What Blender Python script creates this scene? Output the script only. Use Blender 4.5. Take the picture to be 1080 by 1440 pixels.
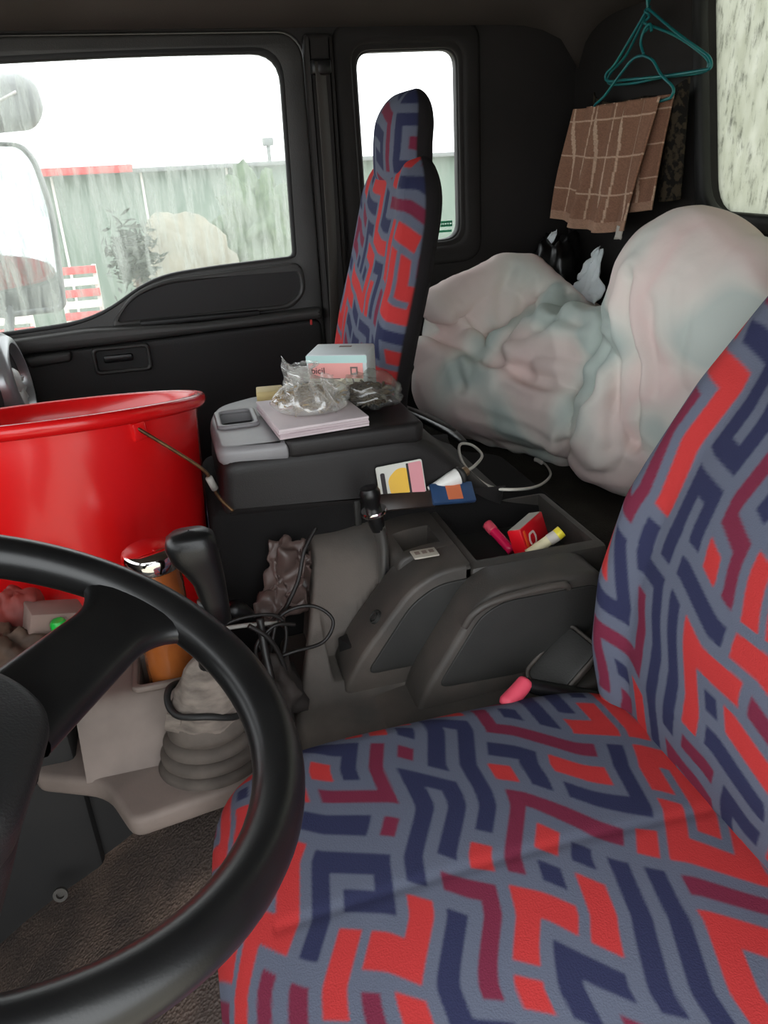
import bpy, bmesh, math, random
import numpy as np
from mathutils import Vector, Matrix, noise

# ---------------------------------------------------------------- clear
for o in list(bpy.data.objects):
    bpy.data.objects.remove(o, do_unlink=True)
S = bpy.context.scene
COL = S.collection
rnd = random.Random(7)
rng = np.random.default_rng(7)
PI = math.pi

# ---------------------------------------------------------------- camera
# cab axes: +x to the rear of the truck, +y from the driver's door to the passenger's door, z up from the cab floor
cam_d = bpy.data.cameras.new('camera')
cam_o = bpy.data.objects.new('camera', cam_d)
COL.objects.link(cam_o)
YAW, PITCH, ROLL = math.radians(14), math.radians(24.5), math.radians(3)
fw = Vector((math.sin(YAW) * math.cos(PITCH), math.cos(YAW) * math.cos(PITCH), -math.sin(PITCH)))
rt = Vector((math.cos(YAW), -math.sin(YAW), 0))
up = rt.cross(fw)
R_ = rt * math.cos(ROLL) - up * math.sin(ROLL)
U_ = up * math.cos(ROLL) + rt * math.sin(ROLL)
m4 = Matrix((R_, U_, -fw)).transposed().to_4x4()
m4.translation = Vector((0, 0, 1.22))
cam_o.matrix_world = m4
cam_d.sensor_fit = 'HORIZONTAL'
cam_d.sensor_width = 36
cam_d.lens = 36.03
cam_d.clip_start = 0.01
cam_d.clip_end = 500
S.camera = cam_o

# ---------------------------------------------------------------- world: flat white overcast sky
w = bpy.data.worlds.new('overcast_sky')
S.world = w
w.use_nodes = True
bg = w.node_tree.nodes['Background']
bg.inputs['Color'].default_value = (0.94, 0.98, 1.0, 1)
bg.inputs['Strength'].default_value = 2.6
S.view_settings.view_transform = 'Standard'
S.view_settings.look = 'None'
S.view_settings.exposure = 0.55
S.view_settings.gamma = 1
S.view_settings.use_curve_mapping = False

# ---------------------------------------------------------------- materials
def lin(c):
    return tuple(((v / 255) / 12.92 if v / 255 <= 0.04045 else ((v / 255 + 0.055) / 1.055) ** 2.4) for v in c) + (1,)

MATS = {}
def mat(name, col, rough=0.5, col2=None, scale=8.0, stretch=(1, 1, 1), bump=0.0, bscale=200.0, metal=0.0,
        lo=0.35, hi=0.7, spec=0.5, detail=4.0, trans=0.0, coat=0.0, sheen=0.0, voronoi=False):
    m = bpy.data.materials.new(name)
    m.use_nodes = True
    nt = m.node_tree
    b = nt.nodes['Principled BSDF']
    b.inputs['Base Color'].default_value = lin(col)
    b.inputs['Roughness'].default_value = rough
    b.inputs['Metallic'].default_value = metal
    b.inputs['Specular IOR Level'].default_value = spec
    b.inputs['Transmission Weight'].default_value = trans
    b.inputs['Coat Weight'].default_value = coat
    b.inputs['Sheen Weight'].default_value = sheen
    tc = nt.nodes.new('ShaderNodeTexCoord')
    if col2 is not None:
        mp = nt.nodes.new('ShaderNodeMapping')
        mp.inputs['Scale'].default_value = stretch
        nt.links.new(tc.outputs['Object'], mp.inputs[0])
        n = nt.nodes.new('ShaderNodeTexNoise')
        n.inputs['Scale'].default_value = scale
        n.inputs['Detail'].default_value = detail
        nt.links.new(mp.outputs[0], n.inputs['Vector'])
        r = nt.nodes.new('ShaderNodeValToRGB')
        r.color_ramp.elements[0].position = lo
        r.color_ramp.elements[1].position = hi
        r.color_ramp.elements[0].color = lin(col)
        r.color_ramp.elements[1].color = lin(col2)
        nt.links.new(n.outputs['Fac'], r.inputs[0])
        nt.links.new(r.outputs[0], b.inputs['Base Color'])
    if bump:
        if voronoi:
            n2 = nt.nodes.new('ShaderNodeTexVoronoi')
            out = n2.outputs['Distance']
        else:
            n2 = nt.nodes.new('ShaderNodeTexNoise')
            n2.inputs['Detail'].default_value = 3
            out = n2.outputs['Fac']
        n2.inputs['Scale'].default_value = bscale
        nt.links.new(tc.outputs['Object'], n2.inputs['Vector'])
        bp = nt.nodes.new('ShaderNodeBump')
        bp.inputs['Strength'].default_value = bump
        bp.inputs['Distance'].default_value = 0.002
        nt.links.new(out, bp.inputs['Height'])
        nt.links.new(bp.outputs[0], b.inputs['Normal'])
    MATS[name] = m
    return m

def attr_mat(name, rough=0.85, bump=0.3, bscale=500, sheen=0.2):
    m = mat(name, (128, 128, 128), rough, bump=bump, bscale=bscale, sheen=sheen, spec=0.2)
    nt = m.node_tree
    a = nt.nodes.new('ShaderNodeAttribute')
    a.attribute_name = 'weave'
    nt.links.new(a.outputs['Color'], nt.nodes['Principled BSDF'].inputs['Base Color'])
    return m

def dirty_glass(name, dirt_col, lo, hi, fmin, fmax, scale, stretch, dark=None):
    """thin pane: clear where clean, light-scattering where dried drips and dust sit"""
    m = bpy.data.materials.new(name)
    m.use_nodes = True
    nt = m.node_tree
    nt.nodes.remove(nt.nodes['Principled BSDF'])
    out = nt.nodes['Material Output']
    tc = nt.nodes.new('ShaderNodeTexCoord')
    mp = nt.nodes.new('ShaderNodeMapping')
    mp.inputs['Scale'].default_value = stretch
    nt.links.new(tc.outputs['Object'], mp.inputs[0])
    n = nt.nodes.new('ShaderNodeTexNoise')
    n.inputs['Scale'].default_value = scale
    n.inputs['Detail'].default_value = 6
    n.inputs['Roughness'].default_value = 0.65
    nt.links.new(mp.outputs[0], n.inputs['Vector'])
    mr = nt.nodes.new('ShaderNodeMapRange')
    mr.inputs['From Min'].default_value = lo
    mr.inputs['From Max'].default_value = hi
    mr.inputs['To Min'].default_value = fmin
    mr.inputs['To Max'].default_value = fmax
    nt.links.new(n.outputs['Fac'], mr.inputs['Value'])
    tr = nt.nodes.new('ShaderNodeBsdfTransparent')
    tl = nt.nodes.new('ShaderNodeBsdfTranslucent')
    tl.inputs['Color'].default_value = lin(dirt_col)
    if dark is not None:
        n2 = nt.nodes.new('ShaderNodeTexNoise')
        n2.inputs['Scale'].default_value = scale * 2.2
        n2.inputs['Detail'].default_value = 8
        n2.inputs['Roughness'].default_value = 0.75
        nt.links.new(mp.outputs[0], n2.inputs['Vector'])
        r = nt.nodes.new('ShaderNodeValToRGB')
        r.color_ramp.elements[0].position = 0.30
        r.color_ramp.elements[0].color = lin(dark)
        r.color_ramp.elements[1].position = 0.48
        r.color_ramp.elements[1].color = lin(dirt_col)
        nt.links.new(n2.outputs['Fac'], r.inputs[0])
        nt.links.new(r.outputs[0], tl.inputs['Color'])
    mx = nt.nodes.new('ShaderNodeMixShader')
    nt.links.new(mr.outputs[0], mx.inputs[0])
    nt.links.new(tr.outputs[0], mx.inputs[1])
    nt.links.new(tl.outputs[0], mx.inputs[2])
    nt.links.new(mx.outputs[0], out.inputs[0])
    MATS[name] = m
    return m

def clear_film(name, tint, gloss=0.25, milky=0.12):
    m = bpy.data.materials.new(name)
    m.use_nodes = True
    nt = m.node_tree
    nt.nodes.remove(nt.nodes['Principled BSDF'])
    out = nt.nodes['Material Output']
    tr = nt.nodes.new('ShaderNodeBsdfTransparent'); tr.inputs['Color'].default_value = lin(tint)
    gl = nt.nodes.new('ShaderNodeBsdfGlossy'); gl.inputs['Roughness'].default_value = 0.18
    df = nt.nodes.new('ShaderNodeBsdfDiffuse'); df.inputs['Color'].default_value = lin((235, 235, 232))
    a = nt.nodes.new('ShaderNodeMixShader'); a.inputs[0].default_value = milky
    b = nt.nodes.new('ShaderNodeMixShader'); b.inputs[0].default_value = gloss
    nt.links.new(tr.outputs[0], a.inputs[1]); nt.links.new(df.outputs[0], a.inputs[2])
    nt.links.new(a.outputs[0], b.inputs[1]); nt.links.new(gl.outputs[0], b.inputs[2])
    nt.links.new(b.outputs[0], out.inputs[0])
    MATS[name] = m
    return m

mat('headliner', (82, 76, 72), 0.95, (72, 67, 63), 3, bump=0.15, bscale=400, spec=0.1)
mat('cab_trim', (46, 43, 42), 0.7, (38, 36, 35), 4, bump=0.15, bscale=300, spec=0.25)
mat('door_trim', (60, 59, 57), 0.5, (48, 47, 46), 5, bump=0.2, bscale=350, spec=0.45)
mat('door_dark', (34, 33, 33), 0.55, bump=0.2, bscale=350, spec=0.35)
mat('rubber', (22, 22, 22), 0.6)
mat('black_plastic', (15, 15, 16), 0.36, bump=0.1, bscale=500)
mat('wheel_skin', (16, 16, 17), 0.32, (22, 22, 22), 30, bump=0.04, bscale=600, spec=0.55)
mat('wheel_hub', (28, 27, 28), 0.5, (20, 20, 20), 12, bump=0.25, bscale=500, spec=0.4)
mat('console_grey', (62, 59, 56), 0.48, (88, 80, 74), 7, lo=0.42, hi=0.75, bump=0.2, bscale=420, spec=0.4)
mat('console_dusty', (104, 96, 90), 0.7, (76, 73, 70), 9, bump=0.2, bscale=420, spec=0.25)
mat('console_dark', (40, 40, 39), 0.55, (50, 49, 47), 8, bump=0.2, bscale=420, spec=0.35)
mat('gear_tan', (128, 115, 108), 0.6, (96, 86, 80), 7, lo=0.4, hi=0.72, bump=0.12, bscale=300, spec=0.35)
mat('seat_back_tray', (34, 32, 32), 0.5, (27, 25, 25), 5, bump=0.2, bscale=420, spec=0.4)
mat('tray_top', (148, 147, 149), 0.42, (126, 125, 127), 6, bump=0.1, bscale=420, spec=0.5)
mat('black_cloth', (30, 29, 29), 0.95, bump=0.4, bscale=700, spec=0.1)
mat('mesh_cloth', (62, 60, 54), 0.9, (50, 48, 44), 14, bump=0.8, bscale=330, spec=0.15, voronoi=True)
mat('leatherette', (86, 76, 71), 0.45, (142, 120, 106), 5, lo=0.45, hi=0.72, bump=0.9, bscale=230, spec=0.4, voronoi=True)
mat('floor_rubber', (24, 23, 23), 0.8, (32, 30, 29), 6)
mat('bucket_red', (214, 20, 22), 0.26, (200, 16, 20), 3, spec=0.5, coat=0.15)
mat('wire', (120, 92, 62), 0.45, (70, 52, 38), 40, metal=0.7)
mat('grey_grip', (150, 146, 140), 0.6)
mat('chrome', (225, 222, 220), 0.08, metal=1.0)
mat('steel', (150, 148, 145), 0.3, metal=0.9)
mat('tea', (150, 84, 38), 0.15, (120, 60, 26), 12, spec=0.6, coat=0.5)
mat('gaiter', (128, 118, 110), 0.85, (84, 77, 72), 24, stretch=(1, 1, 3), bump=0.5, bscale=90, spec=0.2)
mat('bellows', (92, 84, 78), 0.75, (66, 60, 56), 14, bump=0.2, bscale=200, spec=0.25)
mat('tag_white', (196, 190, 180), 0.6)
mat('cable_black', (24, 21, 20), 0.5)
mat('cable_white', (206, 202, 192), 0.45)
mat('white_plastic', (235, 234, 230), 0.35)
mat('copper_ring', (168, 140, 112), 0.35, metal=0.6)
mat('bag_brown', (92, 75, 70), 0.4, (66, 55, 52), 10, lo=0.4, hi=0.65, bump=0.6, bscale=38, spec=0.5)
mat('pink_rubber', (232, 84, 106), 0.5, (214, 70, 92), 20)
mat('pink_gloss', (224, 28, 84), 0.25)
mat('card_red', (214, 20, 34), 0.3)
mat('card_red_dark', (150, 12, 24), 0.35)
mat('orange_print', (240, 96, 40), 0.4)
mat('pale_print', (240, 214, 206), 0.5)
mat('box_grey', (178, 172, 160), 0.4)
mat('cream', (224, 214, 176), 0.5)
mat('yellow', (232, 214, 60), 0.35)
mat('ink', (40, 34, 36), 0.6)
mat('ink_soft', (128, 112, 104), 0.7)
mat('box_white', (226, 232, 234), 0.6, (216, 224, 226), 6)
mat('box_mint', (190, 224, 220), 0.6)
mat('label_pink', (250, 176, 170), 0.6)
mat('label_cream', (240, 236, 214), 0.6)
mat('paper', (226, 214, 216), 0.7, (208, 196, 200), 10)
mat('paper_edge', (190, 172, 178), 0.8, (220, 208, 210), 160, stretch=(0.05, 0.05, 1))
mat('wood', (206, 186, 130), 0.6, (190, 168, 112), 10, stretch=(1, 12, 12))
mat('herb', (186, 164, 130), 0.8, (128, 106, 80), 40)
mat('herb_dark', (98, 84, 64), 0.85, (62, 52, 40), 40)
mat('card_yellow', (240, 190, 60), 0.4)
mat('card_white', (214, 214, 206), 0.4)
mat('card_pink', (222, 150, 158), 0.4)
mat('pack_blue', (54, 82, 122), 0.35, (40, 62, 98), 20)
mat('pack_orange', (214, 118, 80), 0.4)
mat('pack_brown', (58, 46, 40), 0.35, (38, 32, 30), 20)
mat('hanger_teal', (16, 112, 118), 0.35, (28, 130, 124), 12)
mat('scarf', (66, 58, 46), 0.9, (30, 28, 26), 70, lo=0.45, hi=0.55, spec=0.1)
mat('black_bag', (18, 17, 17), 0.3, bump=0.4, bscale=60)
mat('silver_trim', (176, 178, 180), 0.28, (160, 162, 164), 12, metal=0.6)
mat('vent_white', (206, 206, 202), 0.4)
mat('belt_grey', (70, 66, 62), 0.8, bump=0.3, bscale=500)
mat('red_lens', (206, 70, 70), 0.3)
mat('green_print', (70, 190, 140), 0.5)
mat('green_cap', (24, 170, 60), 0.3)
mat('dull_red', (140, 52, 44), 0.6, (96, 40, 34), 14)
mat('dull_brown', (96, 72, 56), 0.7, (60, 46, 38), 20)
mat('cloth_dark', (48, 41, 38), 0.85, (34, 30, 28), 20)
mat('carton_dull', (128, 106, 98), 0.7, (110, 92, 84), 10)
mat('mirror_case', (150, 152, 152), 0.5, (132, 134, 134), 10)
mat('mirror_glass', (225, 232, 235), 0.03, metal=1.0)
mat('cab_paint', (200, 200, 196), 0.4)
mat('ground', (176, 168, 152), 0.95, (150, 142, 128), 1.2)
mat('wall_green', (104, 122, 110), 0.8, (126, 140, 128), 2.0, stretch=(1, 1, 0.2))
mat('roof_red', (200, 70, 70), 0.7)
mat('sand', (136, 132, 116), 0.95, (118, 114, 100), 4)
mat('leaf', (70, 88, 64), 0.8, (96, 112, 84), 12)
mat('leaf_dark', (40, 48, 38), 0.8, (58, 66, 52), 12)
mat('barrier_red', (196, 84, 84), 0.6)
mat('barrier_white', (226, 222, 216), 0.6)
mat('pole_grey', (120, 124, 124), 0.6)
dirty_glass('glass_side', (176, 182, 176), 0.42, 0.72, 0.13, 0.62, 3.4, (11, 1, 1.5))
dirty_glass('glass_quarter', (150, 156, 150), 0.38, 0.75, 0.04, 0.35, 3.0, (14, 1, 1.6))
dirty_glass('glass_rear', (180, 182, 172), 0.3, 0.6, 0.82, 0.99, 10.0, (1, 3.4, 1.1), dark=(92, 94, 84))
dirty_glass('glass_front', (236, 240, 236), 0.5, 0.85, 0.0, 0.15, 3.0, (1, 6, 1.5))
clear_film('bag_film', (250, 250, 248), 0.16, 0.27)
clear_film('leaf_film', (240, 240, 236), 0.10, 0.06)
attr_mat('seat_fabric', 0.88, 0.35, 500, 0.0)
attr_mat('towel_cloth', 0.95, 0.7, 500, 0.0)

# duvet: printed pastel patches
dm = mat('duvet_print', (205, 190, 185), 0.8, bump=0.25, bscale=45, spec=0.2)
nt = dm.node_tree
tc = nt.nodes.new('ShaderNodeTexCoord')
nn = nt.nodes.new('ShaderNodeTexNoise'); nn.inputs['Scale'].default_value = 3.6; nn.inputs['Detail'].default_value = 1.0
nt.links.new(tc.outputs['Object'], nn.inputs['Vector'])
rp = nt.nodes.new('ShaderNodeValToRGB')
cr = rp.color_ramp
cr.elements[0].position = 0.36; cr.elements[0].color = lin((196, 208, 202))
cr.elements[1].position = 0.66; cr.elements[1].color = lin((204, 212, 206))
for pos, c3 in ((0.41, (230, 228, 220)), (0.46, (238, 224, 217)), (0.56, (236, 213, 208)), (0.62, (228, 224, 216))):
    e = cr.elements.new(pos); e.color = lin(c3)
nt.links.new(nn.outputs['Fac'], rp.inputs[0])
nt.links.new(rp.outputs[0], nt.nodes['Principled BSDF'].inputs['Base Color'])

# ---------------------------------------------------------------- helpers
def link(o, parent=None):
    COL.objects.link(o)
    if parent is not None:
        o.parent = parent
    return o

def tag(o, label=None, cat=None, group=None, kind=None):
    if label: o['label'] = label
    if cat: o['category'] = cat
    if group: o['group'] = group
    if kind: o['kind'] = kind
    return o

def thing(name, loc, label, cat, group=None, kind=None):
    o = bpy.data.objects.new(name, None)
    o.empty_display_size = 0.05
    o.location = loc
    link(o)
    return tag(o, label, cat, group, kind)

def wloc(p):
    v = Vector((0, 0, 0))
    while p is not None:
        v += p.location
        p = p.parent
    return v

def fin(name, me, m, parent=None, smooth=True, angle=None):
    """mesh given in cab coordinates becomes an object, its origin moved to its own base or its parent's"""
    if smooth:
        for p in me.polygons: p.use_smooth = True
        if angle:
            try: me.set_sharp_from_angle(angle=math.radians(angle))
            except Exception: pass
    if m: me.materials.append(MATS[m] if isinstance(m, str) else m)
    o = bpy.data.objects.new(name, me)
    link(o, parent)
    if parent is not None:
        me.transform(Matrix.Translation(-wloc(parent)))
    else:
        n = len(me.vertices)
        co = np.empty(n * 3); me.vertices.foreach_get('co', co); co = co.reshape(-1, 3)
        b = Vector(((co[:, 0].min() + co[:, 0].max()) / 2, (co[:, 1].min() + co[:, 1].max()) / 2, co[:, 2].min()))
        me.transform(Matrix.Translation(-b))
        o.location = b
    return o

def from_bm(bm, name='m'):
    bmesh.ops.recalc_face_normals(bm, faces=bm.faces)
    me = bpy.data.meshes.new(name)
    bm.to_mesh(me)
    bm.free()
    return me

def pyd(v, f, name='m'):
    me = bpy.data.meshes.new(name)
    me.from_pydata([tuple(map(float, q)) for q in v], [], [tuple(map(int, q)) for q in f])
    me.update()
    return me

def bx(bm, c, s, bev=0.0, rot=None, seg=2):
    t = bmesh.new()
    bmesh.ops.create_cube(t, size=1)
    bmesh.ops.scale(t, vec=s, verts=t.verts)
    if bev:
        bmesh.ops.bevel(t, geom=t.edges[:], offset=bev, segments=seg, affect='EDGES', profile=0.5)
    M = Matrix.Translation(c)
    if rot is not None:
        M = M @ rot.to_4x4()
    t.transform(M)
    me = bpy.data.meshes.new('t'); t.to_mesh(me); t.free()
    bm.from_mesh(me); bpy.data.meshes.remove(me)

def box(name, c, s, m, parent=None, bev=0.003, rot=None, seg=2):
    bm = bmesh.new(); bx(bm, c, s, bev, rot, seg)
    return fin(name, from_bm(bm), m, parent, True, 40)

def rx(a): return Matrix.Rotation(math.radians(a), 3, 'X')
def ry(a): return Matrix.Rotation(math.radians(a), 3, 'Y')
def rz(a): return Matrix.Rotation(math.radians(a), 3, 'Z')

def catmull(pts, k=8, closed=False):
    P = [np.array(p, float) for p in pts]
    n = len(P); out = []
    rngi = range(n if closed else n - 1)
    for i in rngi:
        if closed: a, b, c, d = P[(i - 1) % n], P[i], P[(i + 1) % n], P[(i + 2) % n]
        else: a, b, c, d = P[max(i - 1, 0)], P[i], P[i + 1], P[min(i + 2, n - 1)]
        for j in range(k):
            t = j / k
            out.append(0.5 * (2 * b + (c - a) * t + (2 * a - 5 * b + 4 * c - d) * t * t + (3 * b - a - 3 * c + d) * t ** 3))
    if not closed: out.append(P[-1])
    return np.array(out)

def tube_vf(path, r, n=8, closed=False, flat=1.0):
    path = np.asarray(path, float); L = len(path)
    rr = np.full(L, r) if np.isscalar(r) else np.interp(np.linspace(0, 1, L), np.linspace(0, 1, len(r)), r)
    tg = np.gradient(path, axis=0)
    if closed: tg = np.roll(path, -1, 0) - np.roll(path, 1, 0)
    tg /= np.linalg.norm(tg, axis=1)[:, None] + 1e-12
    a = np.array([0, 0, 1.0])
    if abs(tg[0] @ a) > 0.9: a = np.array([1.0, 0, 0])
    V = []; F = []
    nrm = np.cross(tg[0], a); nrm /= np.linalg.norm(nrm)
    for i in range(L):
        nrm = nrm - tg[i] * (nrm @ tg[i]); nrm /= np.linalg.norm(nrm) + 1e-12
        bn = np.cross(tg[i], nrm)
        for j in range(n):
            th = 2 * PI * j / n
            V.append(path[i] + rr[i] * (math.cos(th) * nrm + flat * math.sin(th) * bn))
    for i in range(L if closed else L - 1):
        for j in range(n):
            a0 = i * n + j; a1 = i * n + (j + 1) % n
            b0 = ((i + 1) % L) * n + j; b1 = ((i + 1) % L) * n + (j + 1) % n
            F.append((a0, a1, b1, b0))
    if not closed:
        F.append(tuple(range(n - 1, -1, -1)))
        F.append(tuple((L - 1) * n + j for j in range(n)))
    return V, F

def tube(name, pts, r, m, parent=None, n=8, k=8, closed=False, flat=1.0):
    path = catmull(pts, k, closed) if k > 1 else pts
    v, f = tube_vf(path, r, n, closed, flat)
    return fin(name, pyd(v, f), m, parent)

def lathe_vf(prof, n=40, M=None, c=(0, 0, 0), ex=1.0, ey=1.0):
    V = []; F = []
    for (r, z) in prof:
        for j in range(n):
            th = 2 * PI * j / n
            V.append(Vector((r * math.cos(th) * ex, r * math.sin(th) * ey, z)))
    if M is not None: V = [M @ v for v in V]
    V = [v + Vector(c) for v in V]
    for i in range(len(prof) - 1):
        for j in range(n):
            F.append((i * n + j, i * n + (j + 1) % n, (i + 1) * n + (j + 1) % n, (i + 1) * n + j))
    if prof[0][0] > 1e-5: F.append(tuple(range(n - 1, -1, -1)))
    if prof[-1][0] > 1e-5: F.append(tuple((len(prof) - 1) * n + j for j in range(n)))
    return V, F

def lathe(name, prof, m, parent=None, n=40, M=None, c=(0, 0, 0), ex=1.0, ey=1.0, angle=50):
    v, f = lathe_vf(prof, n, M, c, ex, ey)
    me = pyd(v, f)
    bm = bmesh.new(); bm.from_mesh(me); bmesh.ops.remove_doubles(bm, verts=bm.verts, dist=1e-5)
    bpy.data.meshes.remove(me)
    return fin(name, from_bm(bm), m, parent, True, angle)

def rrect(x0, x1, y0, y1, r, k=6):
    pts = []
    for cx, cy, a0 in ((x1 - r, y0 + r, -90), (x1 - r, y1 - r, 0), (x0 + r, y1 - r, 90), (x0 + r, y0 + r, 180)):
        for i in range(k + 1):
            a = math.radians(a0 + 90 * i / k)
            pts.append((cx + r * math.cos(a), cy + r * math.sin(a)))
    return pts

def round_poly(pts, r, k=5):
    """round the corners of a polygon; r one radius or one per corner"""
    n = len(pts); out = []
    for i in range(n):
        p = Vector(pts[i]); a = Vector(pts[i - 1]); b = Vector(pts[(i + 1) % n])
        ri = r[i] if isinstance(r, (list, tuple)) else r
        da = (a - p); db = (b - p)
        ri = min(ri, da.length * 0.45, db.length * 0.45)
        s = p + da.normalized() * ri; e = p + db.normalized() * ri
        for j in range(k + 1):
            t = j / k
            out.append(tuple((1 - t) ** 2 * s + 2 * t * (1 - t) * p + t * t * e))
    return out

def panel_mesh(outlines, depth, bevel=0.0, M=None):
    """flat plate from outlines (holes inside), depth along local z, mapped by M"""
    cu = bpy.data.curves.new('c', 'CURVE')
    cu.dimensions = '2D'
    cu.fill_mode = 'BOTH'
    cu.extrude = max(depth / 2 - bevel, 0)
    cu.bevel_depth = bevel
    cu.bevel_resolution = 2
    cu.offset = -bevel
    for ol in outlines:
        sp = cu.splines.new('POLY')
        sp.points.add(len(ol) - 1)
        for i, p in enumerate(ol): sp.points[i].co = (p[0], p[1], 0, 1)
        sp.use_cyclic_u = True
    o = bpy.data.objects.new('c', cu)
    COL.objects.link(o)
    dg = bpy.context.evaluated_depsgraph_get()
    me = bpy.data.meshes.new_from_object(o.evaluated_get(dg))
    bpy.data.objects.remove(o, do_unlink=True)
    bpy.data.curves.remove(cu)
    bm = bmesh.new(); bm.from_mesh(me); bpy.data.meshes.remove(me)
    bmesh.ops.remove_doubles(bm, verts=bm.verts, dist=1e-5)
    if M is not None: bm.transform(M)
    return from_bm(bm)

def map_xz(y):   # local (x, y) -> cab (x, z), plate centred on plane y
    return Matrix(((1, 0, 0, 0), (0, 0, -1, y), (0, 1, 0, 0), (0, 0, 0, 1)))
def map_yz(x):   # local (x, y) -> cab (y, z)
    return Matrix(((0, 0, 1, x), (1, 0, 0, 0), (0, 1, 0, 0), (0, 0, 0, 1)))
def map_xy(z):
    return Matrix.Translation((0, 0, z))

def panel(name, outlines, depth, m, M, parent=None, bevel=0.0, angle=35):
    return fin(name, panel_mesh(outlines, depth, bevel, M), m, parent, True, angle)

def grid_vf(P):
    """P: array (a, b, 3)"""
    a, b = P.shape[:2]
    V = P.reshape(-1, 3)
    i, j = np.meshgrid(np.arange(a - 1), np.arange(b - 1), indexing='ij')
    F = np.stack([i * b + j, (i + 1) * b + j, (i + 1) * b + j + 1, i * b + j + 1], -1).reshape(-1, 4)
    return V, F

def sheet(name, P, m, parent=None, thick=0.0):
    v, f = grid_vf(P)
    me = pyd(v, f)
    o = fin(name, me, m, parent)
    if thick:
        s = o.modifiers.new('thickness', 'SOLIDIFY'); s.thickness = thick; s.offset = 0
    return o

def boolean(me_a, me_list, op):
    oa = bpy.data.objects.new('a', me_a); COL.objects.link(oa)
    tmp = []
    for mb in me_list:
        ob = bpy.data.objects.new('b', mb); COL.objects.link(ob); tmp.append(ob)
        md = oa.modifiers.new('b', 'BOOLEAN'); md.operation = op; md.object = ob; md.solver = 'EXACT'
    dg = bpy.context.evaluated_depsgraph_get()
    me = bpy.data.meshes.new_from_object(oa.evaluated_get(dg))
    for o in tmp + [oa]: bpy.data.objects.remove(o, do_unlink=True)
    return me

def box_mesh(x0, x1, y0, y1, z0, z1, bev=0.0):
    bm = bmesh.new(); bx(bm, ((x0 + x1) / 2, (y0 + y1) / 2, (z0 + z1) / 2), (x1 - x0, y1 - y0, z1 - z0), bev)
    return from_bm(bm)

def bevel_mod(o, wd, seg=2, ang=35):
    b = o.modifiers.new('edge', 'BEVEL'); b.width = wd; b.segments = seg
    b.limit_method = 'ANGLE'; b.angle_limit = math.radians(ang)
    return o

def text_mesh(s, size, M, depth=0.0002):
    cu = bpy.data.curves.new('t', 'FONT'); cu.body = s; cu.size = size; cu.extrude = depth
    cu.align_x = 'CENTER'; cu.align_y = 'CENTER'
    o = bpy.data.objects.new('t', cu); COL.objects.link(o)
    dg = bpy.context.evaluated_depsgraph_get()
    me = bpy.data.meshes.new_from_object(o.evaluated_get(dg))
    bpy.data.objects.remove(o, do_unlink=True)
    me.transform(M)
    return me

def nvec(p):
    return Vector((noise.noise(p), noise.noise(p + Vector((31.7, 5.3, 11.9))), noise.noise(p + Vector((-17.1, 23.9, 47.3)))))

def smooth01(t): 
    t = np.clip(t, 0, 1); return t * t * (3 - 2 * t)

def set_attr(me, colors):
    a = me.attributes.new('weave', 'FLOAT_COLOR', 'POINT')
    c = np.ones((len(me.vertices), 4), np.float32); c[:, :3] = colors
    a.data.foreach_set('color', c.ravel())

# ---------------------------------------------------------------- woven seat pattern (angular interlocking strokes)
NL = 96
def make_walks(seed):
    r = random.Random(seed)
    col = -np.ones((NL, NL), int); con = np.zeros((NL, NL, 4), bool)
    D = [(1, 0), (0, 1), (-1, 0), (0, -1)]
    cells = [(i, j) for i in range(NL) for j in range(NL)]
    r.shuffle(cells)
    last = {}
    for (i, j) in cells:
        if col[i, j] >= 0: continue
        near = [col[(i + a) % NL, (j + b) % NL] for a, b in D]
        opts = [k for k in (0, 0, 0, 1, 1, 1, 2, 2) if near.count(k) < 2]
        k = r.choice(opts or [0, 1, 2])
        n = r.choice((3, 4, 5, 5, 6, 7, 8))
        col[i, j] = k
        x, y = i, j; d = r.randrange(4); run = 0
        for _ in range(n - 1):
            if run >= r.choice((1, 2, 2, 3)):
                d = (d + r.choice((1, 3))) % 4; run = 0
            ok = False
            for dd in (d, (d + 1) % 4, (d + 3) % 4):
                a, b = (x + D[dd][0]) % NL, (y + D[dd][1]) % NL
                if col[a, b] < 0:
                    con[x, y, dd] = True; con[a, b, (dd + 2) % 4] = True
                    col[a, b] = k; x, y = a, b
                    run = run + 1 if dd == d else 1
                    d = dd; ok = True
                    break
            if not ok: break
    return col, con
WCOL, WCON = make_walks(11)
PAL = np.array([lin((178, 52, 52))[:3], lin((44, 47, 76))[:3], lin((110, 38, 60))[:3], lin((92, 97, 113))[:3]])
WID = np.array([0.70, 0.58, 0.52])
def fabric(u, v, pitch=0.036, rot=0.6, soft=0.0011):
    acc = 0
    for du in (-1, 0, 1):
        for dv in (-1, 0, 1):
            acc = acc + fabric_at(u + du * soft, v + dv * soft, pitch, rot)
    return acc / 9

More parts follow.
